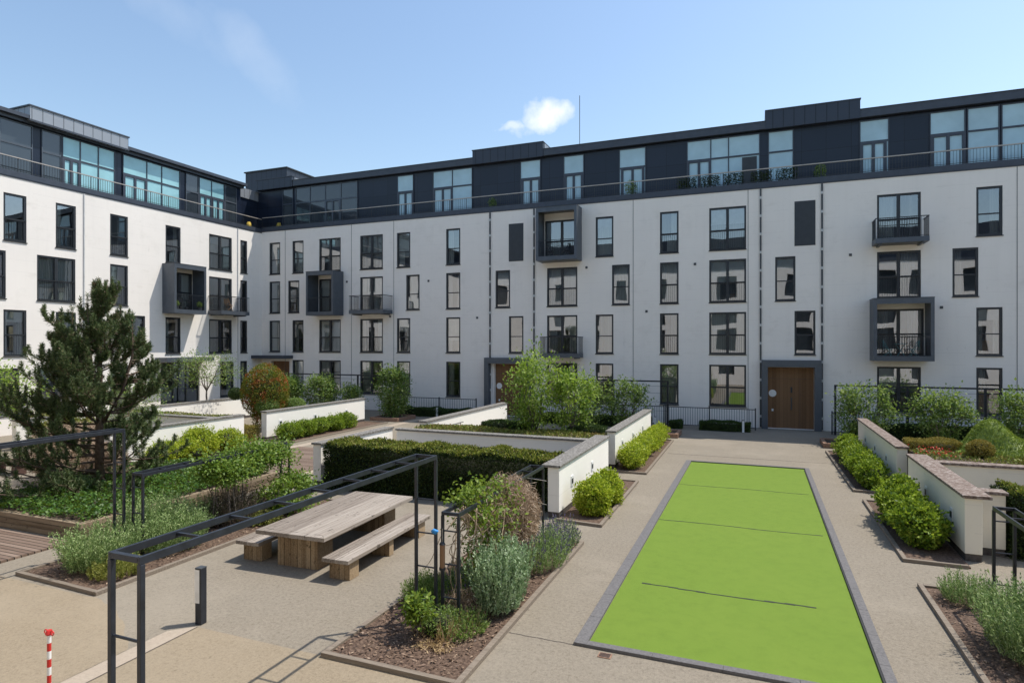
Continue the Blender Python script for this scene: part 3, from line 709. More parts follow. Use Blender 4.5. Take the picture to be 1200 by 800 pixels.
for d_ in (doorL, doorG, doorC):
    a, b_, c, e = d_
    o = MB(Tm).box(a, b_, -.34, -.26, c, e).build('entrance_door', M['oak'], A)
    k = MB(Tm); 
    k.box(a + (b_ - a) * .70, a + (b_ - a) * .70 + .014, -.262, -.245, c, e - .65).box(a, b_, -.262, -.254, e - .65, e - .635)
    k.build('door_joint', M['plinth'], o)
    if d_ is doorL:
        k = MB(Tm).box(a + 1.18, a + 1.24, -.27, -.19, 1.05, 1.75); k.build('pull_handle', M['pipe'], o, bevel=.01)
        k = MB(Tm).box(a + 1.17, a + 1.26, -.27, -.22, 2.0, 2.32); k.build('lock_plate', M['frame'], o)
    k = MB(Tm); cu, cz = a + .25, 1.95
    k._a([(cu + .2 * math.cos(t), -.245, cz + .2 * math.sin(t)) for t in np.linspace(0, 2 * math.pi, 20, endpoint=False)], [tuple(range(20))])
    k.box(a + .2, a + .3, -.262, -.24, .95, 1.08)
    if d_ is not doorC: k.build('round_sign', M['white'], o)
for a, b_ in [(0.2, 3.2), (-16.75, -13.4)]:
    k = MB(Tm); k.box(a, b_, 0, .35, 3.44, 3.82).box(a, a + .32, 0, .35, 0, 3.44).box(b_ - .34, b_, 0, .35, 0, 3.44)
    k.build('door_surround', M['steel'], A, bevel=.008)
MB(Tm).box(XL + .02, -32.85, 0, 1.1, 3.62, 3.86).build('door_canopy', M['fascia'], A)
bay(Tm, A, -30.62, -28.2, 6.8, 9.98, 1.2); bay(Tm, A, -12.82, -10.2, 9.88, 13.16, 1.2); bay(Tm, A, 5.5, 8.14, 3.84, 7.02, 1.2)
balcony(Tm, A, -26.88, -24.0, 7.02, 1.15); balcony(Tm, A, -12.6, -10.12, 4.05, 1.1); balcony(Tm, A, 5.6, 7.95, 10.02, 1.1)
for u in (-16.45, -13.36, .15, 3.24):
    k = MB(Tm).box(u - .045, u + .045, .0, .07, .05 if u > 3.3 or u < -16.4 else 0.05, TOP - .02); o = k.build('downpipe', M['pipe'], A)
    zz = .6
    while zz < TOP - .3: MB(Tm).box(u - .055, u + .055, .0, .085, zz, zz + .14).build('pipe_bracket', M['bracket'], o); zz += 1.02
for u, zv in ((-27.9, 9.2), (-24.2, 6.6), (-21.1, 9.0), (-17.4, 6.4), (-9.9, 9.4), (-6.2, 6.6), (-3.4, 9.3), (4.6, 9.4), (8.7, 6.5)):
    MB(Tm).box(u - .07, u + .07, 0, .025, zv, zv + .14).build('wall_vent', M['pipe'], A)
k = MB(Tm)
for u in (-33.6, -27.5, -19.0 - 4.9, -.51, 11.83, -7.0): k.box(u - .012, u + .012, -.004, .012, .3, TOP)
k.build('wall_joint', M['pipe'], A)
k = MB(Tm); k.box(XL, U1, -1.3, .03, TOP, TOP + .06).box(XL + .0, U1, -.16, .05, TOP + .06, TOP + .36); k.build('parapet_fascia', M['fascia'], A)
balustrade(Tm, A, [(XL + .05, U1)], TOP + .36, 14.55)
PB = -1.2
MB(Tm).box(XL - 1.58, U1, PB - 9, PB, TOP, 17.0).build('penthouse_wall', M['navy'], A)
k = MB(Tm); k.box(XL - 1.0, U1, PB - 9.2, PB + .32, 17.04, 17.47); k.build('roof', M['fascia'], A)
k = MB(Tm); k.box(XL - 1.0, U1, PB - 9.2, PB + .36, 17.47, 17.5); k.build('roof_edge', M['frame'], A)
for a, b_, zt in [(-18.15, -13.05, 17.93), (.42, 5.18, 18.03), (-37.4, -33.7, 17.78), (20, 24.5, 18.0)]:
    k = MB(Tm); k.box(a, b_, PB - 4.5, PB + .375, 17.0, zt); o = k.build('roof_upstand', M['seamdark'], A)
    MB(Tm).box(a - .04, b_ + .04, PB - 4.54, PB + .41, zt, zt + .05).build('upstand_cap', M['fascia'], o)
    MB(Tm).box(b_, b_ + .03, PB - 4.4, PB + .1, 17.5, zt - .02).build('upstand_cheek', M['seam'], o)
MB(Tm).box(-42.2, -37.6, -9.5, -4.6, 17, 19.85).build('stair_tower', M['seamdark'], A); MB(Tm).box(-42.3, -37.5, -9.6, -4.5, 19.85, 19.95).build('stair_tower_cap', M['frame'], A)
zm = 15.72
groups = [(-34.9, -33.85, 'dark', [], []), (-33.6, -27.8, 'navy', [-32.2, -30.75, -29.3], [(-30.7, -29.4)]), (-24.34, -22.98, 'shade', [], [(-24.25, -23.05)]), (-21.4, -18.3, 'shade', [-19.85], [(-21.3, -19.9)]),
 (-14.76, -13.31, 'shade', [], [(-14.6, -13.4)]), (-11.74, -10.37, 'shade', [], [(-11.6, -10.5)]), (-8.1, -6.43, 'shade', [], [(-7.9, -6.6)]), (-3.98, .12, 'shade', [-2.6, -1.6], [(-3.9, -2.65)]), (.55, 1.89, 'shade', [], []),
 (5.18, 6.59, 'shade', [], [(5.28, 6.4)]), (8.44, 10.02, 'shade', [], [(8.56, 9.95)]), (10.09, 11.47, 'shade', [], []), (11.54, 12.9, 'shade', [], []), (16, 19, 'shade', [17.5], [(16.1, 17.4)])]
penthouse_glazing(Tm, A, XL, U1, PB + .005, groups, TOP + .1, zm, 16.92)
MB(Tm).box(-.85, -.05, PB + .06, PB + .09, TOP + .2, 15.6).build('dark_doorway_panel', M['blank'], A)  # flat dark panel standing in for the unlit opening
MB().tube([(-11.45, YF + 4, 17.4), (-11.45, YF + 4, 21.9)], .022, 6).build('aerial', M['pipe'], A)

# --- the sunlit range down the left side
B = thing('apartment_building', (XL - 6, 20, 0), 'sunlit white apartment range along the left side with turquoise penthouse glazing', 'building', 'white apartment ranges round the courtyard')
V0 = -1.2
lc = [((19.57, 20.64), 3, 0), ((18.2, 19.68), 2, 1), ((19.57, 20.64), 1, 0), ((17.6, 20.31), 0, 1), ((22.1, 23.18), 3, 0), ((21.15, 23.15), 2, 1), ((22.1, 23.18), 1, 0), ((21.15, 23.15), 0, 1),
 ((25.16, 26.28), 3, 0), ((25.16, 26.28), 2, 0), ((26.28, 27.42), 1, 0), ((25.16, 26.28), 0, 0), ((28.86, 29.99), 3, 0), ((28.8, 30.9), 2, 1), ((28.86, 29.99), 1, 0),
 ((32.29, 34.31), 3, 1), ((32.29, 34.31), 2, 1), ((32.29, 34.31), 1, 1), ((33.25, 34.49), 0, 0), ((35.11, 35.77), 3, 0), ((35.11, 35.77), 2, 0), ((35.11, 35.77), 1, 0), ((35.11, 35.77), 0, 0),
 ((15.4, 17.4), 3, 1), ((14.6, 15.7), 2, 0), ((15.4, 17.4), 1, 1), ((12.6, 13.7), 3, 0), ((11.2, 13.2), 2, 1), ((12.6, 13.7), 1, 0)]
lh = []; lw = []
for (a, b_), r_, dbl in lc:
    h = (a, b_, ROW[r_][0] - .05, ROW[r_][1] - .05); 
    if r_ == 0: h = (a, b_, 1.0 if (a, b_) != (33.25, 34.49) else .9, 3.45)
    lh.append(h); lw.append((h, dbl, r_ > 0))
patio = (28.5, 31.5, 0.35, 3.5); lh.append(patio)
wall_sheet(Tl, V0, YF, 0, TOP - .08, lh, .24).build('wall', M['facade'], B, recalc=False)
interior(Tl, B, V0, YF + 3)
for h, dbl, rail in lw: window(Tl, B, h, dbl, rail)
a, b_, c, d_ = patio
k = MB(Tl)
for u in (a + .04, (a * 2 + b_) / 3, (a + 2 * b_) / 3, b_ - .04): k.box(u - .04, u + .04, -.2, -.1, c, d_)
k.box(a, b_, -.2, -.1, c, c + .08).box(a, b_, -.2, -.1, d_ - .08, d_)
o = k.build('patio_doors', M['frame'], B); MB(Tl).quad((a, -.15, c), (b_, -.15, c), (b_, -.15, d_), (a, -.15, d_)).build('pane', M['glass'], o, recalc=False)
MB(Tl).box(28.1, 31.75, 0, 1.1, 3.55, 3.84).build('patio_canopy', M['steel'], B, bevel=.01)
bay(Tl, B, 28.62, 31.08, 6.72, 9.92, 1.1); balcony(Tl, B, 32.2, 34.75, 6.98, 1.25)
for v in (23.62, 34.85):
    k = MB(Tl).box(v - .03, v + .03, 0, .05, .05, TOP - .1); k.build('downpipe', M['bracket'], B)
k = MB(Tl); k.box(V0, YF - .05, -1.3, .03, TOP - .08, TOP - .02).box(V0, YF - .05, -.16, .05, TOP - .02, TOP + .26); k.build('parapet_fascia', M['fascia'], B)
balustrade(Tl, B, [(V0, YF - .02)], TOP + .26, 14.45)
MB(Tl).box(V0, 36.3, PB - 9, PB, TOP, 16.7).build('penthouse_wall', M['navy'], B)
MB(Tl).box(36.3, YF + 4.2, -9, -1.6, TOP, 16.2).build('penthouse_link', M['navy'], B)
MB(Tl).box(36.35, YF + 4.2, -9, -1.5, 16.2, 16.95).build('link_upstand', M['seam'], B)
k = MB(Tl); k.box(V0, 36.4, PB - 9.2, PB + .25, 16.72, 16.9).box(V0, 36.5, PB - 9.2, PB + .5, 16.9, 17.1); k.build('roof', M['fascia'], B)
k = MB(Tl); k.box(21.2, 26.8, PB - 5, PB + .53, 16.84, 17.60); o = k.build('roof_upstand', M['seam'], B)
MB(Tl).box(21.14, 26.86, PB - 5.05, PB + .58, 17.60, 17.68).build('upstand_cap', M['fascia'], o)
MB(Tl).box(21.16, 26.84, PB + .53, PB + .56, 16.80, 16.90).build('upstand_flashing', M['fascia'], o)
lg = [(13.5, 17.4, 'navy', [15.4], []), (17.6, 19.9, 'navy', [18.8], []), (20.0, 21.6, 'navy', [], []), (22.06, 23.1, 'navy', [], []), (23.15, 26.27, 'blind', [24.17, 25.24], [(23.2, 24.1)]),
 (26.77, 30.9, 'blind', [28.42, 29.5], [(26.85, 28.35)]), (31.36, 32.41, 'navy', [], []), (32.46, 34.7, 'blind', [33.55], [(32.5, 33.5), (33.6, 34.65)]), (34.76, 35.85, 'navy', [], [])]
penthouse_glazing(Tl, B, V0, YF, PB + .005, lg, TOP + .1, 15.45, 16.66)

# --- the range on the viewer's own side, seen mirrored in the windows
Cb = thing('apartment_building', (0, YO - 6, 0), 'white apartment range on the near side, mirrored in the windows across the courtyard', 'building', 'white apartment ranges round the courtyard')
oh = []
for i, u in enumerate(range(-33, 33, 4)):
    for r_ in range(4): oh.append((u + (.6 if (i + r_) % 3 else 0), u + 1.2 + (.8 if i % 2 else 0) + .6, *ROW[r_]))
wall_sheet(To, XL, U1, 0, TOP, oh, .2).build('wall', M['facade'], Cb, recalc=False)
MB(To).box(XL, U1, -2, -.25, 0, TOP).build('window_backing', M['darkglass'], Cb)
MB(To).box(XL, U1, -.2, .05, TOP, TOP + .36).build('parapet_fascia', M['fascia'], Cb)
MB(To).box(XL, U1, -10, -1.2, TOP, 17.4).build('penthouse_wall', M['navy'], Cb)

# ------------------------------------------------------------------ garden walls
WH = 1.36
def garden_wall(x0, x1, y0, y1, label, lights=(), face='x1', cop='coping', h=WH, ov=.045, copw=None, seams=True):
    o = thing('garden_wall', ((x0 + x1) / 2, (y0 + y1) / 2, 0), label, 'wall', 'low white garden walls')
    MB().box(x0, x1, y0, y1, .16, h).build('rendered_wall', M['cream'] if cop == 'copingred' else M['gwall'], o, bevel=.012)
    MB().box(x0 + .012, x1 - .012, y0 + .012, y1 - .012, 0, .16).build('plinth', M['plinth'], o)
    c = MB(); cx0, cx1 = x0 - ov, x1 + ov
    if copw:
        if copw > 0: cx1 += copw
        else: cx0 += copw
    n = max(1, int((max(x1 - x0, y1 - y0)) / 1.1)); 
    for i in range(n):
        if y1 - y0 > x1 - x0:
            a, b = y0 - ov + (y1 - y0 + 2 * ov) * i / n, y0 - ov + (y1 - y0 + 2 * ov) * (i + 1) / n; c.box(cx0, cx1, a + .003, b - .003, h, h + .065)
        else:
            a, b = x0 - ov + (x1 - x0 + 2 * ov) * i / n, x0 - ov + (x1 - x0 + 2 * ov) * (i + 1) / n; c.box(a + .003, b - .003, y0 - ov, y1 + ov, h, h + .065)
    c.build('coping', M[cop], o, bevel=.006)
    for ly in lights:
        xf = x1 if face == 'x1' else x0; s = 1 if face == 'x1' else -1
        k = MB(); k.box(min(xf, xf + s * .02), max(xf, xf + s * .02), ly - .11, ly + .11, .62, .92)
        q = k.build('wall_light', M['white'], o, bevel=.004)
        k = MB(); k.box(min(xf + s * .02, xf + s * .028), max(xf + s * .02, xf + s * .028), ly - .07, ly + .07, .70, .84); k.build('light_grille', M['frame'], q)
    return o
garden_wall(-5.27, -4.95, 15.78, 21.65, 'white garden wall nearest the green on its left, beside two round lime bushes', (17.0, 19.3), copw=-.12)
garden_wall(-5.30, -4.98, 22.9, 31.2, 'white garden wall left of the green, behind the longer lime hedge nearer the building', (24.2, 26.4, 28.8))
garden_wall(-13.0, -5.31, 20.45, 20.75, 'long shaded white wall crossing behind the dark clipped hedge', h=WH - .004)
garden_wall(-13.72, -13.4, 16.5, 20.8, 'white wall with its near end beside the boarded path, left of the dark hedge', copw=0)
garden_wall(-13.42, -13.1, 22.9, 32.0, 'sunlit white wall with a small handrail, left of the leafy green trees', (24.6,))
garden_wall(-22.54, -22.22, 23.35, 31.4, 'sunlit white wall with three square lights behind a row of small lime shrubs', (24.3, 26.9, 29.6))
garden_wall(-22.60, -22.28, 15.6, 22.0, 'sunlit white wall just right of the big pine tree, ending before the red shrub', (20.0,))
garden_wall(-30.0, -22.63, 20.45, 20.75, 'shaded white cross wall with brown edge behind the wall beside the pine', h=WH - .004)
garden_wall(-30.6, -30.3, 17.0, 31.0, 'low white patio wall along the foot of the sunlit left range', (), h=1.30)
garden_wall(4.15, 4.47, 15.95, 21.35, 'cream garden wall with red mossy coping nearest on the right of the green', (16.9, 19.2), 'x0', 'copingred', copw=.12)
garden_wall(4.12, 4.42, 22.8, 30.9, 'cream garden wall with red mossy coping farther along the right of the green', (24.4, 26.6, 28.8), 'x0', 'copingred')
garden_wall(4.50, 14.5, 20.2, 20.5, 'long shaded cream wall crossing behind the right hand enclosure under the grass mound', h=WH - .004, cop='copingred')
garden_wall(4.50, 5.06, 16.55, 16.85, 'short cream wall stub between the right mossy wall and a clipped hedge', h=WH - .004, cop='copingred')
# little handrail on the sunlit wall left of the trees
k = MB(); x = -13.02
for y in (24.0, 25.0, 26.0): k.tube([(x, y, .55), (x, y, 1.0)], .018, 6)
k.tube([(x, 23.7, 1.0), (x, 26.3, 1.0)], .02, 6).tube([(x, 23.7, .78), (x, 26.3, .78)], .014, 6)
tag(k.build('handrail', M['pipe']), 'thin grey handrail against the sunlit wall left of the trees', 'handrail')

# ------------------------------------------------------------------ beds and edgings
def bed(poly, label, mat_='mulch', edge=True, name='flower_bed', h=.075, w=.09, skip=(), pz=.035, emat='edging'):
    cx = sum(p[0] for p in poly) / len(poly); cy = sum(p[1] for p in poly) / len(poly)
    o = thing(name, (cx, cy, 0), label, 'flower bed', 'planting beds in the courtyard')
    m = MB(); m.prism(poly, 0.0, pz); m.build('soil', M[mat_], o)
    for i in range(len(poly)):
        if i in skip: continue
        p, q = Vector((*poly[i], 0)), Vector((*poly[(i + 1) % len(poly)], 0))
        d = (q - p).normalized() * w * .5
        MB().bar(p - d * .96 + Vector((0, 0, h / 2)), q - d * 1.04 + Vector((0, 0, h / 2)), w, h).build('edging_board', M[emat], o, bevel=.006)
    return o
bed([(-6.02, 7.5), (-3.8, 7.5), (-3.82, 13.95), (-6.0, 13.95)], 'bark mulched bed with lavender under the low black pergola beside the green')
bed([(-13.9, 7.85), (-11.45, 7.76), (-11.45, 15.0), (-13.9, 15.0)], 'long bark bed of lavender and shrubs left of the picnic table')
bed([(-4.93, 15.55), (-3.74, 15.45), (-3.79, 20.9), (-4.93, 20.9)], 'small mulch bed under the two round lime bushes by the white wall', skip=(3,))
bed([(-4.96, 22.3), (-3.75, 22.3), (-3.82, 30.5), (-4.96, 30.5)], 'mulch bed under the longer lime hedge by the farther white wall', skip=(3,))
bed([(2.94, 15.42), (4.12, 15.42), (4.12, 20.85), (2.94, 20.85)], 'mulch bed under the lime bush by the nearest cream wall', skip=(1,))
bed([(2.85, 22.15), (4.08, 22.15), (4.08, 29.9), (2.78, 29.9)], 'mulch bed under the lime hedge by the farther cream wall', skip=(1,))
bed([(2.9, 4.0), (7.6, 4.0), (7.6, 13.92), (2.9, 13.87)], 'bark bed of lavender at the right edge with a stone edging')
bed([(-22.2, 23.3), (-20.5, 23.3), (-20.5, 31.2), (-22.2, 31.2)], 'mulch bed under the row of small lime shrubs', skip=(3,))
bed([(-22.26, 15.6), (-20.3, 15.6), (-20.3, 22.0), (-22.26, 22.0)], 'mulch bed under the yellow shrub right of the pine', skip=(3,))
def brick_planter(x0, x1, y0, y1, label):
    o = thing('brick_planter', ((x0 + x1) / 2, (y0 + y1) / 2, 0), label, 'planter', 'low brick planters')
    t = .16
    for q in ((x0, x1, y0, y0 + t), (x0, x1, y1 - t, y1), (x0, x0 + t, y0 + t, y1 - t), (x1 - t, x1, y0 + t, y1 - t)): MB().box(*q, 0, .22).build('brick_edge', M['brick'], o, bevel=.008)
    MB().box(x0 + t, x1 - t, y0 + t, y1 - t, 0, .16).build('soil', M['soil'], o)
brick_planter(-4.95, -3.7, 31.5, 33.2, 'low brick planter at the far end of the longer left lime hedge')
brick_planter(2.75, 4.0, 31.0, 32.8, 'low brick planter at the far end of the right lime hedge')
brick_planter(-22.2, -20.2, 31.9, 34.0, 'low brick planter holding a tall shrub beyond the small lime shrubs')

# raised planted beds behind the cross walls
def raised_bed(x0, x1, y0, y1, zt, label, seed):
    rng = np.random.default_rng(seed)
    o = thing('raised_bed', ((x0 + x1) / 2, (y0 + y1) / 2, 0), label, 'raised bed', 'raised beds behind the cross walls')
    MB().box(x0, x1, y0, y1, 0, zt).build('soil', M['soil'], o)
    n = int((x1 - x0) * (y1 - y0) * 420)
    P = np.stack([rng.uniform(x0, x1, n), rng.uniform(y0, y1, n), np.zeros(n)], 1)
    P[:, 2] = zt + .03 * np.sin(P[:, 0] * 1.7 + seed) + .03 * np.sin(P[:, 1] * 2.9) + rng.uniform(-.02, .03, n)
    A = rand_dirs(rng, n) + [0, 0, .8]
    c = leaf_mesh('ground_cover', [M['sedum']], [(P, A, rand_dirs(rng, n) + [0, 0, 1], rng.uniform(.05, .11, n), rng.uniform(.035, .07, n), 0)], o); c['kind'] = 'stuff'
    return o
raised_bed(-13.0, -5.3, 20.78, 23.3, 1.27, 'mossy raised bed behind the long shaded white wall, under the leafy trees', 1)
raised_bed(4.5, 14.5, 20.53, 24.3, 1.31, 'mossy raised bed under the grass mound on the right', 2)
raised_bed(-30.0, -22.95, 20.78, 22.2, 1.24, 'mossy raised bed behind the wall beside the pine', 3)
# timber raised planter
o = thing('timber_planter', (-17, 12, 0), 'low raised planter of weathered timber sleepers full of ivy under the pine', 'planter')
px0, px1, py0, py1 = -20.4, -14.95, 9.75, 16.2
for k_ in range(3):
    z0, z1 = .135 * k_, .135 * k_ + .13
    MB().box(px0, px1, py0, py0 + .18, z0, z1).build('sleeper', M['sleeper'], o, bevel=.01)
    MB().box(px1 - .18, px1, py0 + .182, py1, z0, z1).build('sleeper', M['sleeper'], o, bevel=.01)
    MB().box(px0, px1 - .182, py1 - .18, py1, z0, z1).build('sleeper', M['sleeper'], o, bevel=.01)
    MB().box(px0, px0 + .18, py0 + .182, py1 - .182, z0, z1).build('sleeper', M['sleeper'], o, bevel=.01)
MB().box(px0 + .18, px1 - .18, py0 + .18, py1 - .18, 0, .34).build('soil', M['soil'], o)
rng = np.random.default_rng(5); n = 21000
P = np.stack([rng.uniform(px0 + .1, px1 - .06, n), rng.uniform(py0 + .1, py1 - .1, n), np.zeros(n)], 1)
P[:, 2] = .36 + .14 * (np.sin(P[:, 0] * 3.1) * np.sin(P[:, 1] * 2.7) * .5 + .5) + rng.uniform(0, .14, n)
edge = (P[:, 1] < py0 + .3); P[edge, 2] -= .02
keep = rng.random(n) < np.clip(.35 + (P[:, 0] + 19.5) * .4, .25, 1); P = P[keep]; n = len(P)
tag(leaf_mesh('ivy_ground_cover', [M['ivy']], [(P, rand_dirs(rng, n) * [1, 1, .5] + [0, 0, .25], rand_dirs(rng, n) * .8 + [0, 0, 1], rng.uniform(.05, .12, n), rng.uniform(.04, .085, n), 0)]), kind='stuff')

# scattered bark chips and fallen leaves over the two nearest beds
rng = np.random.default_rng(8)
ps = []
for x0, x1, y0, y1, n in [(-5.95, -3.9, 7.6, 13.8, 3600), (-13.8, -11.55, 7.95, 14.9, 1800), (3.0, 6, 8, 13.7, 1600)]:
    P = np.stack([rng.uniform(x0, x1, n), rng.uniform(y0, y1, n), rng.uniform(.036, .06, n)], 1); A = rand_dirs(rng, n) * [1, 1, .25]
    ps.append((P, A, rand_dirs(rng, n) * .5 + [0, 0, 1], rng.uniform(.03, .09, n), rng.uniform(.015, .04, n), 0))
M['chips'] = leaf_mat('bark_chips', [(0.05, 0.032, 0.022), (0.11, 0.07, 0.05), (0.20, 0.13, 0.09), (0.36, 0.26, 0.18)], 0.0)
tag(leaf_mesh('bark_chips', [M['chips']], ps), kind='stuff')

# ------------------------------------------------------------------ pergolas
def pergola(xc, y0, y1, h, label, w=.30, rung=.62, t=.048, near=True, far=True):
    o = thing('pergola', (xc, (y0 + y1) / 2, 0), label, 'pergola', 'black steel ladder pergolas')
    a, b = xc - w / 2, xc + w / 2
    m = MB(); bt = t * 1.15
    for x in (a, b): m.box(x - t * .32, x + t * .32, y0 - t / 2, y1 + t / 2, h - bt * 1.3, h)
    m.build('beam', M['pergola'], o, bevel=.004)
    n = int((y1 - y0) / rung)
    for y in (y0, y1): MB().box(a + t * .32, b - t * .32, y - t / 2, y + t / 2, h - bt, h - .004).build('end_bar', M['pergola'], o)
    for i in range(1, n): y = y0 + (y1 - y0) * i / n; MB().box(a + t * .32, b - t * .32, y - .014, y + .014, h - bt * .8, h - bt * .8 + .028).build('cross_bar', M['pergola'], o)
    for y, on in ((y0, near), (y1, far)):
        if not on: continue
        for x in (a, b): MB().box(x - t / 2, x + t / 2, y - t / 2 + .001, y + t / 2 - .001, 0, h - bt * 1.3 + (.0)).build('post', M['pergola'], o, bevel=.004)
        zz = .42
        while zz < h - .25: MB().tube([(a + t / 2, y, zz), (b - t / 2, y, zz)], .013, 6).build('rung', M['pergola'], o); zz += .56
    return o
pergola(-5.12, 3.73, 8.95, 2.84, 'tall black ladder pergola arching over the foreground beside the picnic table', w=.37)
pergola(-4.78, 9.18, 13.52, 1.86, 'low black ladder pergola carrying the dry vine in the middle bed')
pergola(-12.92, 3.6, 9.25, 2.84, 'tall black ladder pergola at the left edge before the pine')
pergola(-12.60, 9.45, 13.95, 1.86, 'low black ladder pergola under the green climber left of the table')
pergola(4.04, 9.0, 13.3, 1.80, 'low black ladder pergola at the right edge by the hedge')
# braces of wire on two low pergolas
for (xc, y, h) in ((-4.70, 13.52, 1.86),):
    k = MB(); k.tube([(xc - .15, y - 1.1, h - .05), (xc + .15, y, h - .35)], .006, 5).tube([(xc + .13, y - 1.2, h - .5), (xc + .15, y, h - .9)], .006, 5)
    tag(k.build('support_wire', M['rail']), 'thin wires strung at the far end of the vine pergola', 'wire')

# ------------------------------------------------------------------ picnic table and benches
TR = R(2.0)
def local_part(name, m, mt, parent, bevel=.008):
    return m.build(name, mt, parent, bevel=bevel, local=True)
t = thing('picnic_table', (-9.02, 11.85, 0), 'heavy weathered wooden picnic table with a wide planked top', 'table', None, TR)
hw, hl, th = .86, 1.82, .085
m = MB(); n = 7; pw = (2 * hw - .30) / n
for i in range(n): x = -hw + .15 + i * pw; m.box(x + .003, x + pw - .003, -hl + .152, hl - .152, .695, .695 + th - .004 * (i % 3))
local_part('top_boards', m, M['tabletop'], t, .006)
m = MB(); m._a([(-hw, -hl, .69), (hw, -hl, .69), (hw - .15, -hl + .15, .69), (-hw + .15, -hl + .15, .69), (-hw, -hl, .775), (hw, -hl, .775), (hw - .15, -hl + .15, .775), (-hw + .15, -hl + .15, .775)], [(3, 2, 1, 0), (4, 5, 6, 7), (0, 1, 5, 4), (1, 2, 6, 5), (2, 3, 7, 6), (3, 0, 4, 7)])
m._a([(-hw, hl, .69), (hw, hl, .69), (hw - .15, hl - .15, .69), (-hw + .15, hl - .15, .69), (-hw, hl, .775), (hw, hl, .775), (hw - .15, hl - .15, .775), (-hw + .15, hl - .15, .775)], [(3, 2, 1, 0), (4, 5, 6, 7), (0, 1, 5, 4), (1, 2, 6, 5), (2, 3, 7, 6), (3, 0, 4, 7)])
for s in (-1, 1): m._a([(s * hw, -hl + .003, .69), (s * hw, hl - .003, .69), (s * (hw - .15), hl - .153, .69), (s * (hw - .15), -hl + .153, .69), (s * hw, -hl + .003, .775), (s * hw, hl - .003, .775), (s * (hw - .15), hl - .153, .775), (s * (hw - .15), -hl + .153, .775)], [(3, 2, 1, 0), (4, 5, 6, 7), (0, 1, 5, 4), (1, 2, 6, 5), (2, 3, 7, 6), (3, 0, 4, 7)])
local_part('top_frame', m, M['tabletop'], t, .006)
for s in (-1, 1):
    m = MB(); yc = s * 1.3
    for i in range(6): x = -.51 + .17 * i; m.box(x + .003, x + .167, yc - .26, yc + .26, 0, .688)
    local_part('pedestal', m, M['tableleg'], t)
local_part('stretcher', MB().box(-.1, .1, -1.03, 1.03, .28, .5), M['tableleg'], t)
def bench(x, y, hl, label):
    b = thing('bench', (x, y, 0), label, 'bench', 'wooden benches at the picnic table', TR)
    m = MB()
    for i in range(3): u = -.31 + .207 * i; m.box(u + .003, u + .204, -hl, hl, .37, .45 - .003 * (i == 1))
    local_part('seat', m, M['tabletop'], b, .008)
    for yc in (-hl + .32, 0, hl - .32):
        local_part('leg', MB().box(-.24, .24, yc - .16 if abs(yc) > .1 else yc - .09, yc + .16 if abs(yc) > .1 else yc + .09, 0, .368), M['tableleg'], b)
bench(-7.78, 11.65, 1.74, 'weathered wooden bench on the right of the picnic table, fully in the sun')
bench(-10.22, 11.85, 1.74, 'weathered wooden bench half hidden on the left of the picnic table')

# ------------------------------------------------------------------ bollards, barrier post
b0 = thing('bollard_light', (-8.66, 7.62, 0), 'dark grey square bollard light with a white panel, alone on the paving', 'bollard light', None, R(4))
MB().box(-.062, .062, -.062, .062, 0, .93).build('column', M['pergola'], b0, bevel=.006, local=True)
MB().box(-.066, .028, -.064, -.0615, .36, .915).build('lamp_panel', M['white'], b0, local=True)
MB().box(-.0645, -.0618, -.05, .05, .36, .915).build('lamp_panel', M['white'], b0, local=True)
MB().box(-.064, .064, -.064, .064, .93, .945).build('cap', M['pipe'], b0, local=True)
w0 = thing('bollard_light', (-.72, 35.0, 0), 'slim white bollard light beside the low hedge left of the oak entrance', 'bollard light', 'slim white bollard lights by the far hedges')
pc = MB().cbox(0, 0, 0, .11, .11, .62).build('column', M['white'], w0, bevel=.006, local=True); pc2 = MB().cbox(0, 0, .62, .12, .12, .03).build('cap', M['pipe'], w0, local=True)
for x, y, lab in [(-5.35, 35.0, 'slim white bollard light left of the far brick planter'), (-19.2, 35.0, 'slim white bollard light in the left part of the low railings, nearer the green'), (-22.1, 35.0, 'slim white bollard light in the left part of the low railings, beside the tall shrub')]:
    c = w0.copy(); COL.objects.link(c); c.location = (x, y, 0); c['label'] = lab
    for ch in (pc, pc2): d = ch.copy(); COL.objects.link(d); d.parent = c
p = thing('barrier_post', (-8.37, 5.07, 0), 'red and white striped plastic barrier post with a red hook top', 'post')
z0 = 0.06
for i in range(9):
    z1 = z0 + .102
    MB().tube([(-8.37, 5.07, z0), (-8.37, 5.07, z1)], .024, 14).build('white_band' if i % 2 == 0 else 'red_band', M['white'] if i % 2 == 0 else M['red'], p, smooth=False); z0 = z1
MB().tube([(-8.37, 5.07, 0), (-8.37, 5.07, .02), (-8.37, 5.07, .06)], [.16, .16, .05], 20).build('base', M['black'], p)
k = MB(); k.tube([(-8.37, 5.07, z0), (-8.37, 5.07, z0 + .02), (-8.37, 5.07, z0 + .06)], [.035, .045, .03], 14)
for s in (-1, 1):
    c = [(-8.37 + s * (.06 + .032 * math.cos(a)), 5.07, z0 + .03 + .026 * math.sin(a)) for a in np.linspace(0, 2 * math.pi, 12)]; k.tube(c, .008, 6, False)
k.build('hook_cap', M['red'], p)

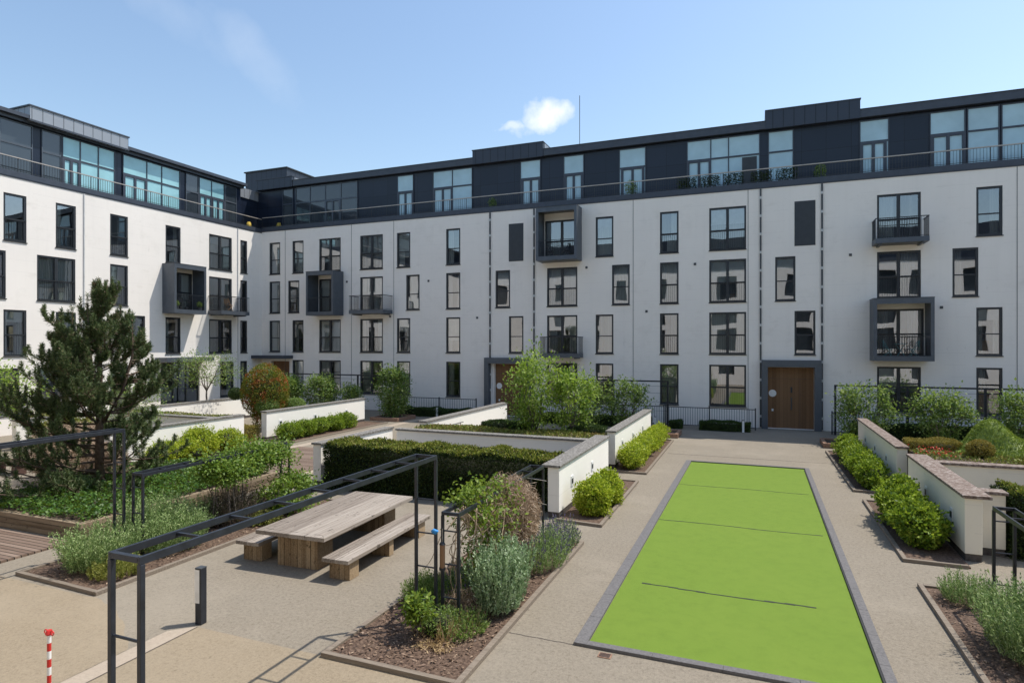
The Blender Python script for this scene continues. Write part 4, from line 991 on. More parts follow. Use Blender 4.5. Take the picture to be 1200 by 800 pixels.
# ------------------------------------------------------------------ low railings, trellis frames
def low_fence(x0, x1, y, label, h=1.15):
    o = thing('railing_fence', ((x0 + x1) / 2, y, 0), label, 'railings', 'low black railings in front of the far range')
    k = MB().box(x0, x1, y - .02, y + .02, h - .04, h).box(x0, x1, y - .015, y + .015, .12, .15); k.build('rails', M['black'], o)
    k = MB(); n = int((x1 - x0) / .13)
    for i in range(n): x = x0 + .13 * i + .06; k.box(x - .009, x + .009, y - .009, y + .009, .15, h - .04)
    k.build('bars', M['black'], o)
    x = x0
    while x <= x1 + .01: MB().box(x - .03, x + .03, y - .03, y + .03, 0, h + .06).build('post', M['black'], o); x += (x1 - x0) / max(1, round((x1 - x0) / 2.4))
low_fence(-4.9, -.12, 36.0, 'low black railings between the leafy trees and the oak entrance')
low_fence(-22.3, -16.9, 36.0, 'low black railings left of the second entrance, behind the dark low hedge')
low_fence(3.6, 15.5, 36.0, 'low black railings right of the oak entrance, behind the espalier shrubs')
low_fence(-13.0, -5.0, 36.0, 'low black railings behind the leafy trees')
def trellis(x0, x1, y, h, n, label):
    o = thing('trellis_frame', ((x0 + x1) / 2, y, 0), label, 'trellis', 'black steel frames for espaliered shrubs')
    MB().box(x0 - .05, x1 + .05, y - .04, y + .04, h - .08, h).build('top_rail', M['black'], o)
    for i in range(n): x = x0 + (x1 - x0) * i / (n - 1); MB().box(x - .05, x + .05, y - .04, y + .04, 0, h - .081).build('post', M['black'], o)
    k = MB()
    for zz in (.9, 1.4, 1.9, 2.3): k.tube([(x0, y, zz), (x1, y, zz)], .006, 4)
    k.build('wires', M['black'], o)
trellis(-32.3, -22.6, 35.7, 2.6, 4, 'tall black frame behind shrubs, left of the low railings at the far left')
trellis(-11.0, -7.95, 35.7, 2.62, 2, 'tall black frame behind the leafy trees in the middle'); 
trellis(-7.85, -4.75, 35.72, 2.62, 2, 'tall black frame behind the thin shrub by the farther left wall')
trellis(3.72, 13.3, 35.7, 2.6, 4, 'tall black frame right of the oak entrance')

# ------------------------------------------------------------------ hedges and bushes
def trunkless(name, parts, mats, label, cat, group=None, core=None):
    return tag(leaf_mesh(name, mats, parts, None, core), label, cat, group)
def hedge(x0, x1, y0, y1, z1, label, leaf='hedge', n=None, L=.055, W=.034, seed=1, name='hedge', z0=0.0, depth=.13, wob=.05, group=None, dens=2300, tips=0):
    rng = np.random.default_rng(seed)
    area = (x1 - x0) * (y1 - y0) + 2 * (z1 - z0) * ((x1 - x0) + (y1 - y0))
    n = n or int(area * dens)
    P, A, Nn, LL, WW = box_leaves(rng, x0, x1, y0, y1, z0, z1, n, L, W, depth, wob, seed)
    cv, cf = box_core(x0, x1, y0, y1, z0, z1)
    parts = [(P, A, Nn, LL, WW, 0)]
    if tips:                                                         # paler new growth; the top's sunlit tone is put into its colour
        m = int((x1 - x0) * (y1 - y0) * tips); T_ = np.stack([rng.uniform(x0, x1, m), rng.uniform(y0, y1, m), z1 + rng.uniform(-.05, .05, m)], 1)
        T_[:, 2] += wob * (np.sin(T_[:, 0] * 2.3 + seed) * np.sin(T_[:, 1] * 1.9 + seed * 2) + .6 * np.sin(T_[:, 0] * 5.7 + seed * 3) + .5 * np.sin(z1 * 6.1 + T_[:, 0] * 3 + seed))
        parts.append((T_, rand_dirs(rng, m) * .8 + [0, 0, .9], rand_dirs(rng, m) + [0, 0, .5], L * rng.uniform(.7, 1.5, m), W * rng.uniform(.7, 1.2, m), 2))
    return trunkless(name, parts, [M[leaf], M['core'], M['sunlitgrowth']], label, 'hedge', group, (cv, cf, 1))
def bush(blobs, label, leaf='lime', L=.075, W=.045, dens=1500, seed=1, name='bush', cat='bush', group=None, lump=.18, zmin=.03, thick=.4, rough=1.0):
    rng = np.random.default_rng(seed); parts = []; cores = []
    for (c, r) in blobs:
        ar = 4 * math.pi * ((r[0] * r[1]) ** 1.6 + (r[0] * r[2]) ** 1.6 + (r[1] * r[2]) ** 1.6) ** (1 / 1.6) / 3 ** (1 / 1.6)
        n = int(dens * ar); nk = int(22 * rough) if rough else 0
        parts.append((*shell_leaves(rng, c, [q * (.94 if rough else 1) for q in r], int(n * (.5 if rough else 1)), L, W, thick=thick, zmin=zmin, lump=lump), 0))
        for d in rand_dirs(rng, nk):                                  # uneven clumps of growth standing out of the surface
            if d[2] < -.5: continue
            q = np.array(c) + d * np.array(r) * rng.uniform(.70, .98); rr = np.mean(r) * rng.uniform(.20, .42)
            parts.append((*shell_leaves(rng, q, (rr, rr, rr * .85), int(n * .5 / max(nk, 1)), L, W, thick=.75, zmin=zmin, lump=.3, out=.9), 0))
        if rough:
            m = int(ar * 16); d = rand_dirs(rng, m); d = d[d[:, 2] > -.2]; m = len(d); per = 5   # odd shoots
            st = np.array(c) + d * np.array(r) * .92; a = d + rand_dirs(rng, m) * .35 + [0, 0, .5]; a /= np.linalg.norm(a, axis=1, keepdims=True)
            t = np.tile(np.linspace(.2, 1, per), m) * np.repeat(rng.uniform(.08, .26, m), per) * min(1, np.mean(r) * 1.6)
            P = np.repeat(st, per, 0) + np.repeat(a, per, 0) * t[:, None]
            parts.append((P, np.repeat(a, per, 0) * .6 + rand_dirs(rng, m * per) * .8, rand_dirs(rng, m * per) + [0, 0, .7], L * rng.uniform(.6, 1.1, m * per), W, 0))
        cores.append(blob_core(c, [q * .72 for q in r], rng))
    mats = [M[leaf], M['core']]
    return trunkless(name, parts, mats, label, cat, group, merge_cores(cores, 1))

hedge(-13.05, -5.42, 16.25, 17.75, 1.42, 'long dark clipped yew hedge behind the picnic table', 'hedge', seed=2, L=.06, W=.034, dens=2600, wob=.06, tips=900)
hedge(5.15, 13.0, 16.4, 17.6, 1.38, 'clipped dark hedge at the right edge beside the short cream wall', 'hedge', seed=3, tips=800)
g_ = 'low box hedges along the foot of the far range'
hedge(-4.6, -3.9, 35.0, 35.5, .45, 'short low box hedge behind the far left brick planter', 'box', seed=4, group=g_, L=.05)
hedge(-3.0, -.35, 34.95, 35.55, .50, 'low box hedge left of the oak entrance in the shade', 'box', seed=5, group=g_, L=.05)
hedge(-22.5, -14.9, 34.95, 35.55, .55, 'long low box hedge left of the second entrance in front of railings', 'box', seed=6, group=g_, L=.05)
hedge(4.4, 15.0, 34.6, 35.3, .75, 'dark low hedge under the espalier shrubs right of the oak entrance', 'box', seed=7, group=g_, L=.06)
hedge(-12.6, -5.6, 34.6, 35.3, .55, 'dark low hedge behind the leafy trees', 'box', seed=8, group=g_, L=.06)
hedge(-10.6, -8.7, 23.0, 23.9, 1.50, 'small square clipped hedge left of the tree trunks on the mossy bed', 'box', seed=9, z0=0.0, L=.045)
hedge(-6.9, -5.5, 23.1, 23.9, 1.46, 'small square clipped hedge right of the tree trunks on the mossy bed', 'box', seed=10, z0=0.0, L=.045)
hedge(4.55, 6.0, 23.2, 24.1, 1.56, 'small flat clipped hedge beside red flowers on the right raised bed', 'golden', seed=11, z0=1.25, L=.04)
hedge(-24.9, -22.62, 22.25, 23.3, .74, 'golden topped low hedge in the gap between two white walls by the red shrub', 'golden', seed=12, L=.05)

gl = 'lime green bushes along the garden walls'
bush([((-4.20, 16.55, .50), (.46, .56, .46)), ((-4.2, 16.5, .25), (.45, .52, .28))], 'round lime bush nearest the green on its left, front one of the pair', group=gl, seed=21, dens=2300)
bush([((-4.12, 17.75, .48), (.46, .60, .44)), ((-4.15, 17.8, .25), (.45, .58, .28))], 'round lime bush just behind the front one on the left of the green', group=gl, seed=22, dens=2300)
bl = [((-4.42, y, .40 + .04 * math.sin(y * 3)), (.44, .75, .42)) for y in np.arange(23.2, 30.0, .95)]
bush(bl, 'long lime hedge by the farther white wall left of the green', group=gl, seed=23, dens=1500, name='hedge', cat='hedge')
bl = [((3.46 + .05 * math.sin(y * 2), y, .47 + .05 * (y - 16.7)), (.46, .66, .46 + .05 * (y - 16.7))) for y in np.arange(16.75, 19.3, .75)]
bush(bl, 'broad green bush by the nearest cream wall right of the green', 'green', .10, .06, 1500, 24, group=gl, rough=1.2)
bl = [((3.45, y, .42 + .03 * math.sin(y * 4)), (.44, .70, .42)) for y in np.arange(22.9, 29.5, .85)]
bush(bl, 'long green hedge by the farther cream wall right of the green', 'green', .09, .055, 1400, 25, group=gl, name='hedge', cat='hedge')
for i, (y, lab) in enumerate([(23.9, 'small lime shrub nearest the camera in the row before the white wall'), (25.0, 'second small lime shrub from the near end of the row'), (26.1, 'middle small lime shrub in the row before the white wall'), (27.3, 'small lime shrub next to last in the row'), (28.5, 'small lime shrub at the far end of the row')]):
    bush([((-21.35, y, .42), (.52, .68, .43))], lab, 'green', group='row of small lime shrubs', seed=30 + i, dens=1500, name='shrub', cat='shrub')
bush([((-21.3, 17.2, .45), (.65, .8, .48)), ((-21.35, 18.7, .62), (.68, .8, .62)), ((-21.3, 20.1, .5), (.6, .7, .5)), ((-21.0, 18.0, .4), (.6, .6, .5))], 'yellow green shrub just right of the pine in front of the white wall', seed=36, dens=1300, name='shrub', cat='shrub')
# the red-flushed round shrub
o = thing('red_tip_shrub', (-25.2, 26.4, 0), 'big round shrub with red and green leaves behind the white wall end', 'shrub')
rng = np.random.default_rng(40); c = (-25.2, 26.4, 2.05); r = (1.22, 1.22, 1.42)
core = merge_cores([blob_core(c, (.88, .88, 1.05), rng)], 1)
leaf_mesh('crown', [M['photinia'], M['core']], [(*shell_leaves(rng, c, r, 15000, .10, .05, thick=.4, lump=.12), 0), (*shell_leaves(rng, (-25.2, 26.4, .8), (.7, .7, .9), 2200, .10, .05, zmin=.15), 0)], o, core)
k = MB(); k.tube([(-25.2, 26.4, 0), (-25.15, 26.4, 1.0), (-25.2, 26.35, 2)], [.07, .06, .04], 7)
for a in (1, 2.6, 4.4): k.tube([(-25.2, 26.4, .1), (-25.2 + .3 * math.cos(a), 26.4 + .3 * math.sin(a), 1.4)], [.045, .025], 6)
k.build('trunk', M['bark'], o, smooth=True)
bush([((-28.9, 27.9, 1.75), (.42, .42, .36))], 'small dark ball topiary left of the red shrub', 'box', .05, .03, 2400, 41, 'topiary', 'topiary', 'clipped ball bushes', .06, rough=0)
bush([((-24.6, 25.9, 1.35), (.62, .62, .42))], 'rounded green bush at the foot of the red shrub', 'shrub', .06, .036, 2000, 42, 'topiary', 'topiary', 'clipped ball bushes', .08, rough=0)
bush([((-24.0, 27.4, 1.3), (.55, .55, .40))], 'rounded green bush just right of the one under the red shrub', 'shrub', .06, .036, 2000, 43, 'topiary', 'topiary', 'clipped ball bushes', .08, rough=0)
# grass mound on the right raised bed
rng = np.random.default_rng(45)
def mound_pts(n):
    u, v = rng.uniform(-1, 1, n), rng.uniform(-1, 1, n)
    X, Y = 7.7 + 2.3 * u, 22.8 + 1.5 * v
    hgt = lambda X, Y: 1.30 + .92 * np.exp(-(np.abs((X - 6.62) / .50) ** 2.6 + np.abs((Y - 23.2) / .7) ** 2.4)) + .42 * np.exp(-(((X - 7.35) / .62) ** 2 + ((Y - 22.8) / .7) ** 2)) + .20 * np.exp(-(((X - 8.6) / .9) ** 2 + ((Y - 22.4) / .8) ** 2))
    return X, Y, hgt
X, Y, hg = mound_pts(16000); Z = hg(X, Y)
keep = Z > 1.37; P = np.stack([X, Y, Z], 1)[keep]; n = len(P)
e = .02; gx = (hg(P[:, 0] + e, P[:, 1]) - hg(P[:, 0] - e, P[:, 1])) / (2 * e); gy = (hg(P[:, 0], P[:, 1] + e) - hg(P[:, 0], P[:, 1] - e)) / (2 * e)
nrm = np.stack([-gx, -gy, np.ones(n)], 1); nrm /= np.linalg.norm(nrm, axis=1, keepdims=True)
o = thing('grass_mound', (7.5, 22.9, 1.33), 'smooth humped grass mound on the right raised bed', 'mound')
cm_ = MB(); G_ = 26
for i in range(G_):
    for j in range(G_):
        q = [(5.4 + 4.6 * (i + a) / G_, 21.3 + 3.0 * (j + b) / G_) for a, b in ((0, 0), (1, 0), (1, 1), (0, 1))]
        if max(hg(x, y) for x, y in q) > 1.36: cm_.quad(*[(x, y, hg(x, y) - .012) for x, y in q])
cm_.build('mound_soil', M['mossgrass'], o, recalc=False)
c_ = leaf_mesh('grass', [M['mossgrass']], [(P, nrm * .6 + rand_dirs(rng, n) * .6 + [0, 0, .3], nrm + rand_dirs(rng, n) * .5, rng.uniform(.05, .10, n), rng.uniform(.02, .035, n), 0)], o); c_['kind'] = 'stuff'
bush([((6.16, 22.2, 1.56), (.36, .34, .27))], 'brown green clipped ball in front of the grass mound', 'golden', .045, .03, 2600, 46, 'topiary', 'topiary', 'clipped ball bushes', .05, rough=0)
rng = np.random.default_rng(47); n = 90
P = np.stack([rng.normal(5.0, .28, n), rng.uniform(21.6, 22.6, n), rng.uniform(1.36, 1.52, n)], 1)
tag(leaf_mesh('red_flowers', [M['redflower'], M['shrub']], [(P, rand_dirs(rng, n) + [0, 0, .6], rand_dirs(rng, n) + [0, 0, 1], .06, .05, 0), (P - [0, 0, .06], rand_dirs(rng, n) + [0, 0, .4], rand_dirs(rng, n), .08, .04, 1)]), 'red flowers low on the right raised bed behind the mossy coping', 'flowers', kind='stuff')

# ------------------------------------------------------------------ shrubs and trees with stems
def branchy(name, base, h, rx, ry, n_stems, n_clumps, leaf, label, cat, L=.10, W=.055, per=70, seed=1, group=None, spread=.55, zlow=.22, bark='greybark', tr=.035, clump=.30, top_bias=1.0, trunk_h=0.0, zs=.75):
    rng = np.random.default_rng(seed); bx, by, bz = base
    o = thing(name, base, label, cat, group)
    k = MB(); parts = []
    tips = []
    fork = np.array([bx, by, bz + trunk_h])
    if trunk_h: k.tube(wobble(rng, base, fork + [0, 0, .02], 4, .02), [tr * 1.5, tr * 1.35, tr * 1.25, tr * 1.1], 7)
    stems = []
    for s in range(n_stems):
        a = 2 * math.pi * (s + rng.uniform(0, .7)) / n_stems; rr = spread * rng.uniform(.2, 1)
        top = np.array([bx + rx * rr * math.cos(a), by + ry * rr * math.sin(a), bz + h * rng.uniform(.72, .97)])
        pts = wobble(rng, fork + rng.normal(size=3) * [.05, .05, 0] * (0 if trunk_h else 1), top, 6, .10 * h / 3)
        k.tube(pts, list(np.linspace(tr, tr * .22, 6)), 6); stems.append(pts); tips.append(np.array(top))
    for c_ in range(n_clumps):
        st = stems[rng.integers(len(stems))]; i = rng.integers(1, 6); p = np.array(st[i])
        a = rng.uniform(0, 2 * math.pi); t = rng.uniform(.15, 1) ** .7
        zrel = rng.uniform(zlow, 1.0) ** top_bias
        prof = math.sin(math.pi * min(1, max(.03, (zrel - zlow * .6) / (1.08 - zlow * .6)))) ** .6
        q = np.array([bx + rx * t * prof * math.cos(a), by + ry * t * prof * math.sin(a), bz + h * zrel])
        near = min((np.array(pp) for s_ in stems for pp in s_[1:]), key=lambda pp: np.linalg.norm(pp - q) + max(0, pp[2] - q[2]) * 2)
        k.tube(wobble(rng, near, q, 3, .03), [tr * .28, tr * .2, tr * .1], 4); tips.append(q)
    for q in tips:
        m = int(per * rng.uniform(.5, 1.4)); d = rng.normal(size=(m, 3)) * clump * rng.uniform(.6, 1.15) * np.array([1, 1, zs])
        P = q + d; A = d * 1.2 + rand_dirs(rng, m) * .5 + [0, 0, .1]
        parts.append((P, A, rand_dirs(rng, m) * .8 + [0, 0, .9], L * rng.uniform(.6, 1.25, m), W * rng.uniform(.7, 1.2, m), 0))
    leaf_mesh('crown', [M[leaf]], parts, o)
    k.build('trunk', M[bark], o, smooth=True)
    return o
# leafy trees behind the long wall
gt = 'leafy young trees on the middle raised bed'
branchy('young_tree', (-8.3, 23.1, 1.2), 2.75, 1.25, 1.1, 9, 56, 'tree', 'tallest leafy multi stemmed tree on the mossy bed, left of the pair', 'tree', .14, .08, 62, 51, gt, .95, .14, tr=.03, clump=.17, zs=1.9)
branchy('young_tree', (-6.75, 23.2, 1.2), 2.15, 1.0, .9, 7, 40, 'tree', 'leafy multi stemmed tree on the mossy bed, right of the pair', 'tree', .14, .08, 60, 52, gt, .95, .14, tr=.028, clump=.16, zs=1.7)
ge_ = 'shrubs trained on the black frames'
for i, (x, y, h, rx, lab, per, n) in enumerate([
    (-8.6, 32.6, 2.45, 1.3, 'thin leafy shrub just right of the leafy trees under the black frame', 42, 55),
    (-6.45, 32.7, 2.45, 1.4, 'thin leafy shrub in front of the frame by the farther left wall', 42, 55),
    (4.55, 32.6, 2.5, 1.25, 'espalier shrub nearest the oak entrance on its right', 52, 60),
    (7.55, 32.5, 2.35, 1.35, 'middle espalier shrub right of the oak entrance', 52, 60),
    (10.45, 32.3, 2.3, 1.4, 'espalier shrub at the right edge under the black frame', 52, 60),
    (-29.3, 32.8, 2.15, 1.2, 'leafy shrub under the frame just right of the red shrub', 60, 60),
    (-26.5, 32.7, 2.35, 1.3, 'leafy shrub under the middle of the far left frame', 60, 60),
    (-24.3, 32.9, 1.8, .85, 'smaller leafy shrub next to the middle of the far left frame', 50, 40),
    (-21.3, 33.0, 2.9, 1.35, 'tall leafy shrub standing in the brick planter beyond the small lime shrubs', 70, 70)]):
    branchy('espalier_shrub', (x, y, .1), h, rx, .6, 7, n, 'shrub', lab, 'shrub', .13, .085, int(per * 1.35), 60 + i, ge_, .8, .10, tr=.028, clump=.19, zs=1.1)
branchy('small_tree', (-30.9, 27.6, 1.0), 3.0, 2.3, 1.6, 4, 60, 'shrub', 'delicate small tree with a slim trunk before the patio doors', 'tree', .11, .06, 42, 71, None, .8, .45, tr=.04, clump=.30, trunk_h=.9)
branchy('small_tree', (-29.5, 15.6, 0.4), 3.4, 1.9, 1.6, 4, 50, 'tree', 'bright leafy branch tips of a small tree at the left edge', 'tree', .14, .07, 50, 72, None, .8, .3, tr=.05, clump=.30, trunk_h=.8)
branchy('rose_bush', (-24.6, 18.4, 0.3), 2.9, 1.3, 1.2, 4, 50, 'shrub', 'pale leaved shrub glimpsed through the left side of the pine', 'shrub', .10, .05, 50, 73, None, .8, .2, tr=.03, clump=.26)
bush([((-28.2, 18.4, .75), (2.0, 1.2, .62)), ((-31.0, 18.9, .9), (1.6, 1.2, .6))], 'mossy green low bush at the left edge behind the pine', 'sedum', .07, .05, 700, 74, 'bush', 'bush', None, .2)

# ------------------------------------------------------------------ the pine
def pine(base, h, seed):
    rng = np.random.default_rng(seed); bx, by, bz = base
    o = thing('pine_tree', base, 'big dark pine tree in the timber planter before the sunlit range', 'tree')
    k = MB(); tu = []                                            # tufts: (point, direction, size)
    def candle(p, ln, sz):
        for f in np.linspace(.15, 1, 4): tu.append((p + np.array([0, 0, ln * f]), np.array([rng.normal() * .1, rng.normal() * .1, 1.]), sz * (1.05 - .3 * f)))
        k.tube([tuple(p), tuple(p + np.array([0, 0, ln]))], [.012, .006], 4)
    def branch(p, d, ln, r, lvl):
        n = 5; pts = [np.array(p)]; dd = np.array(d, float)
        for i in range(n):
            dd = dd + np.array([0, 0, .16 if i > 1 else .0]) + rng.normal(size=3) * .09; dd /= np.linalg.norm(dd)
            pts.append(pts[-1] + dd * ln / n)
        k.tube([tuple(q) for q in pts], list(np.linspace(r, r * .3, n + 1)), 5)
        for i in range(2, n + 1):
            if lvl == 0 and ln > .45 and i < n + 1:
                for s_ in (-1, 1):
                    if rng.random() < .14: continue
                    side = np.cross(dd, [0, 0, 1]) * s_; d2 = dd * .7 + side * rng.uniform(.4, 1.0) + np.array([0, 0, rng.uniform(-.1, .5)])
                    branch(pts[i], d2 / np.linalg.norm(d2), ln * rng.uniform(.22, .44) * (1.15 - i / n * .4), r * .45, 1)
                if rng.random() < .5: tu.append((pts[i], dd, .85))
            else:
                tu.append((pts[i] - dd * .08, dd, 1.0))
                if rng.random() < .8: tu.append(((pts[i] + pts[i - 1]) / 2, dd, .85))
        candle(pts[-1] - np.array([0, 0, .03]), rng.uniform(.10, .22) if lvl else rng.uniform(.16, .30), .85)
    def leader(x, y, z0, z1, rmax, r0, stepv, nb):
        k.tube([(bx + (x - bx) * .15, by + (y - by) * .15, z0), (x * .7 + bx * .3, y * .7 + by * .3, z0 + (z1 - z0) * .3), (x, y, z0 + (z1 - z0) * .65), (x, y, z1)], [r0, r0 * .75, r0 * .5, r0 * .15], 8)
        z = z0 + (.05 if rmax > 2 else .25)
        while z < z1 - .25:
            t = (z - z0) / (z1 - z0); f = min(1, t / .35); cx, cy = bx + (x - bx) * f, by + (y - by) * f
            for j in range(nb + (1 if rmax > 2 and t < .45 else 0)):
                a = rng.uniform(0, 2 * math.pi); ln = (rmax * (1 - t) ** .70 + .10) * rng.uniform(.50, 1.22)
                d = np.array([math.cos(a), math.sin(a), -.05 + .85 * t ** 1.1 + rng.uniform(-.22, .22)]); d /= np.linalg.norm(d)
                branch((cx, cy, z + rng.uniform(-.1, .1)), d, ln, .035 * (1 - t) + .010, 0)
            z += stepv
        for f in np.linspace(.0, 1, 5): tu.append((np.array([x, y, z1 - .55 + .6 * f]), np.array([0, 0, 1.]), 1.0))
    leader(bx, by, bz, bz + h, 2.45, .14, .25, 3)
    leader(bx - .85, by - .25, bz + h * .38, bz + h * .88, .95, .06, .30, 2)
    leader(bx + .95, by + .35, bz + h * .34, bz + h * .84, 1.0, .06, .30, 2)
    leader(bx + .30, by - .55, bz + h * .48, bz + h * .93, .75, .05, .30, 2)
    k.build('trunk', M['bark'], o, smooth=True)
    T = np.array([q[0] for q in tu]); D = np.array([q[1] for q in tu]); S = np.array([q[2] for q in tu])
    per = 26; m = len(T)
    off = rng.uniform(-.04, .13, (m, per))
    P = (T[:, None, :] + D[:, None, :] * (off * S[:, None])[..., None]).reshape(-1, 3)
    A = (np.repeat(D, per, 0) * rng.uniform(.25, 1.0, (m * per, 1)) + rand_dirs(rng, m * per) * .62)
    Ln = np.repeat(S, per) * rng.uniform(.09, .17, m * per)
    old = rng.random(m * per) < .03                                # dead brown inner needles
    dist = np.linalg.norm(P[:, :2] - [bx, by], axis=1); old |= (dist < .6) & (rng.random(m * per) < .15)
    Nn = rand_dirs(rng, m * per)
    leaf_mesh('crown', [M['pine'], M['dry']], [(P[~old], A[~old], Nn[~old], Ln[~old], .015, 0), (P[old], A[old], Nn[old], Ln[old], .013, 1)], o)
    print('pine tufts', m)
pine((-18.45, 12.6, .3), 6.1, 84)
# dry undergrowth beneath the pine and the heathers
def stems_thing(name, base, rx, ry, h, n, mats, label, cat, seed, lean=.35, leaf=None, leafL=.05, leafW=.014, per=10, stemw=.006, flower=None, group=None, hvar=.35, dome=True, flop=.0):
    """a clump of upright stems set with small narrow leaves"""
    rng = np.random.default_rng(seed); bx, by, bz = base; parts = []
    r = np.sqrt(rng.random(n)); a = rng.uniform(0, 2 * math.pi, n)
    X, Y = r * np.cos(a), r * np.sin(a)
    H = h * (1 - (.55 * r ** 2 if dome else 0)) * rng.uniform(1 - hvar, 1.08, n)
    root = np.stack([bx + X * rx * .72, by + Y * ry * .72, np.full(n, bz)], 1)
    d = np.stack([X * lean * rx / max(h, .2) * 1.2, Y * lean * ry / max(h, .2) * 1.2, np.ones(n)], 1) + rng.normal(size=(n, 3)) * [.12 + flop, .12 + flop, 0]
    d /= np.linalg.norm(d, axis=1, keepdims=True)
    parts.append((root, d, rand_dirs(rng, n), H, stemw, 1))
    if leaf:
        t = rng.uniform(.12, 1.0, (n, per)); P = (root[:, None] + d[:, None] * (H[:, None] * t)[..., None]).reshape(-1, 3)
        A = np.repeat(d, per, 0) * .9 + rand_dirs(rng, n * per) * .75
        parts.append((P, A, rand_dirs(rng, n * per), leafL * rng.uniform(.6, 1.3, n * per), leafW, 0))
    mats_ = [M[leaf or mats], M[mats]]
    if flower:
        kf = rng.random(n) < .5; pf = 5; t = rng.uniform(.9, 1.08, (kf.sum(), pf)); P = (root[kf][:, None] + d[kf][:, None] * (H[kf][:, None] * t)[..., None]).reshape(-1, 3)
        parts.append((P, np.repeat(d[kf], pf, 0) + rand_dirs(rng, len(P)) * .5, rand_dirs(rng, len(P)), .04, .02, 2)); mats_.append(M[flower])
    return tag(leaf_mesh(name, mats_, parts), label, cat, group)
def tangle(name, c, r, n, ln, mat_, label, cat, seed, w=.012, droop=.4, group=None, leaf=None, nl=0, L=.07, W=.05, droopz=1.0):
    """a mass of thin curling stems"""
    rng = np.random.default_rng(seed); parts = []
    p = np.array(c) + rand_dirs(rng, n) * np.array(r) * (rng.random((n, 1)) ** .45)
    d = rand_dirs(rng, n)
    for s in range(6):
        d = d + rng.normal(size=(n, 3)) * .55 + [0, 0, -droop * .25]; d /= np.linalg.norm(d, axis=1, keepdims=True)
        L_ = ln / 6
        parts.append((p, d, rand_dirs(rng, n), L_ * 1.15, w, 0)); p = p + d * L_
        q = (p - np.array(c)) / np.array(r); out = (np.linalg.norm(q, axis=1) > 1.05)
        d[out] -= 1.2 * q[out]; d /= np.linalg.norm(d, axis=1, keepdims=True)
    mats_ = [M[mat_]]
    if leaf:
        k = rng.integers(0, n, nl); P = np.array(c) + rand_dirs(rng, nl) * np.array(r) * rng.uniform(.75, 1.1, (nl, 1))
        parts.append((P, rand_dirs(rng, nl) + [0, 0, -.2], rand_dirs(rng, nl) + [0, 0, .7], L * rng.uniform(.6, 1.2, nl), W, 1)); mats_.append(M[leaf])
    return tag(leaf_mesh(name, mats_, parts), label, cat, group)
tangle('dry_bramble', (-21.6, 14.0, .75), (2.0, 1.2, .6), 3600, .9, 'dry', 'tangle of dry brown stems under the left of the pine', 'dry plants', 82, w=.016)
tangle('dry_bramble', (-25.0, 16.4, .8), (2.6, 1.2, .7), 3800, .9, 'dry', 'dry brown stems behind the pine at the left edge', 'dry plants', 83, w=.016)
gl2 = 'lavender and rosemary clumps in the beds'
stems_thing('lavender', (-12.75, 8.75, .03), .85, .85, .85, 800, 'lav', 'big grey green lavender clump at the near corner of the left bed', 'lavender', 91, dome=False, leaf='lav', per=26, group=gl2, leafL=.055, leafW=.016, hvar=.55, lean=.25)
stems_thing('lavender', (-12.4, 10.1, .03), .8, .9, .88, 800, 'lav', 'grey green lavender behind the corner clump in the left bed', 'lavender', 92, dome=False, leaf='lav', per=26, group=gl2, leafL=.055, leafW=.016, hvar=.55, lean=.25)
stems_thing('lavender', (-13.2, 10.3, .03), .6, .8, 1.1, 600, 'lav', 'taller lavender round the pergola posts in the left bed', 'lavender', 93, dome=False, leaf='lav', per=22, group=gl2, leafL=.06, leafW=.017)
stems_thing('lavender', (-12.0, 8.55, .03), .55, .6, .45, 350, 'lavyel', 'yellowing low lavender at the edge of the left bed', 'lavender', 94, leaf='lavyel', per=18, group=gl2)
stems_thing('heather', (-12.85, 12.3, .03), .95, .95, 1.05, 1200, 'heather', 'brown and purple twiggy heather in the left bed', 'heather', 95, leaf='heather', per=14, lean=.5, stemw=.008)
stems_thing('heather', (-13.3, 11.7, .03), .7, .7, .75, 600, 'sage', 'low dark grey green shrub in front of the brown heather', 'shrub', 96, leaf='lav', per=20, lean=.5)
stems_thing('sage_bush', (-4.18, 9.95, .03), .46, .70, 1.15, 620, 'sage', 'large upright sage green bush beside the green in the middle bed', 'bush', 97, dome=False, leaf='sage', per=40, leafL=.06, leafW=.024, lean=.15, hvar=.5)
stems_thing('rosemary', (-5.55, 9.75, .03), .50, .55, .55, 450, 'hedge', 'low dark rosemary at the left edge of the middle bed', 'rosemary', 98, leaf='shrub', per=24, leafL=.045, leafW=.012)
stems_thing('lavender', (-5.1, 10.3, .03), .55, .7, .6, 350, 'lav', 'loose lavender with purple flowers behind the black posts', 'lavender', 99, leaf='lav', per=14, flower='flower', group=gl2)
stems_thing('lavender', (-4.25, 12.4, .03), .65, 1.1, .8, 550, 'lav', 'purple flowered lavender at the far end of the middle bed', 'lavender', 100, leaf='lav', per=16, flower='flower', group=gl2)
stems_thing('lavender', (-4.2, 13.6, .03), .5, .5, .7, 300, 'flower', 'small purple lavender at the bed corner near the white wall', 'lavender', 104, leaf='lav', per=10, flower='flower', group=gl2)
stems_thing('lavender', (3.85, 11.3, .03), .75, 1.0, .95, 900, 'sage', 'large lavender at the right edge of the photo', 'lavender', 101, dome=False, leaf='lav', per=26, group=gl2, leafL=.06, leafW=.017)
stems_thing('lavender', (3.5, 13.3, .03), .5, .5, .6, 300, 'lav', 'small sparse lavender by the corner of the right bed', 'lavender', 102, leaf='lav', per=14, group=gl2)
stems_thing('lavender', (-18.9, 12.0, .35), .8, .6, .7, 500, 'sage', 'pale grey green clump in the ivy under the pine', 'lavender', 103, leaf='lav', per=22, group=gl2)
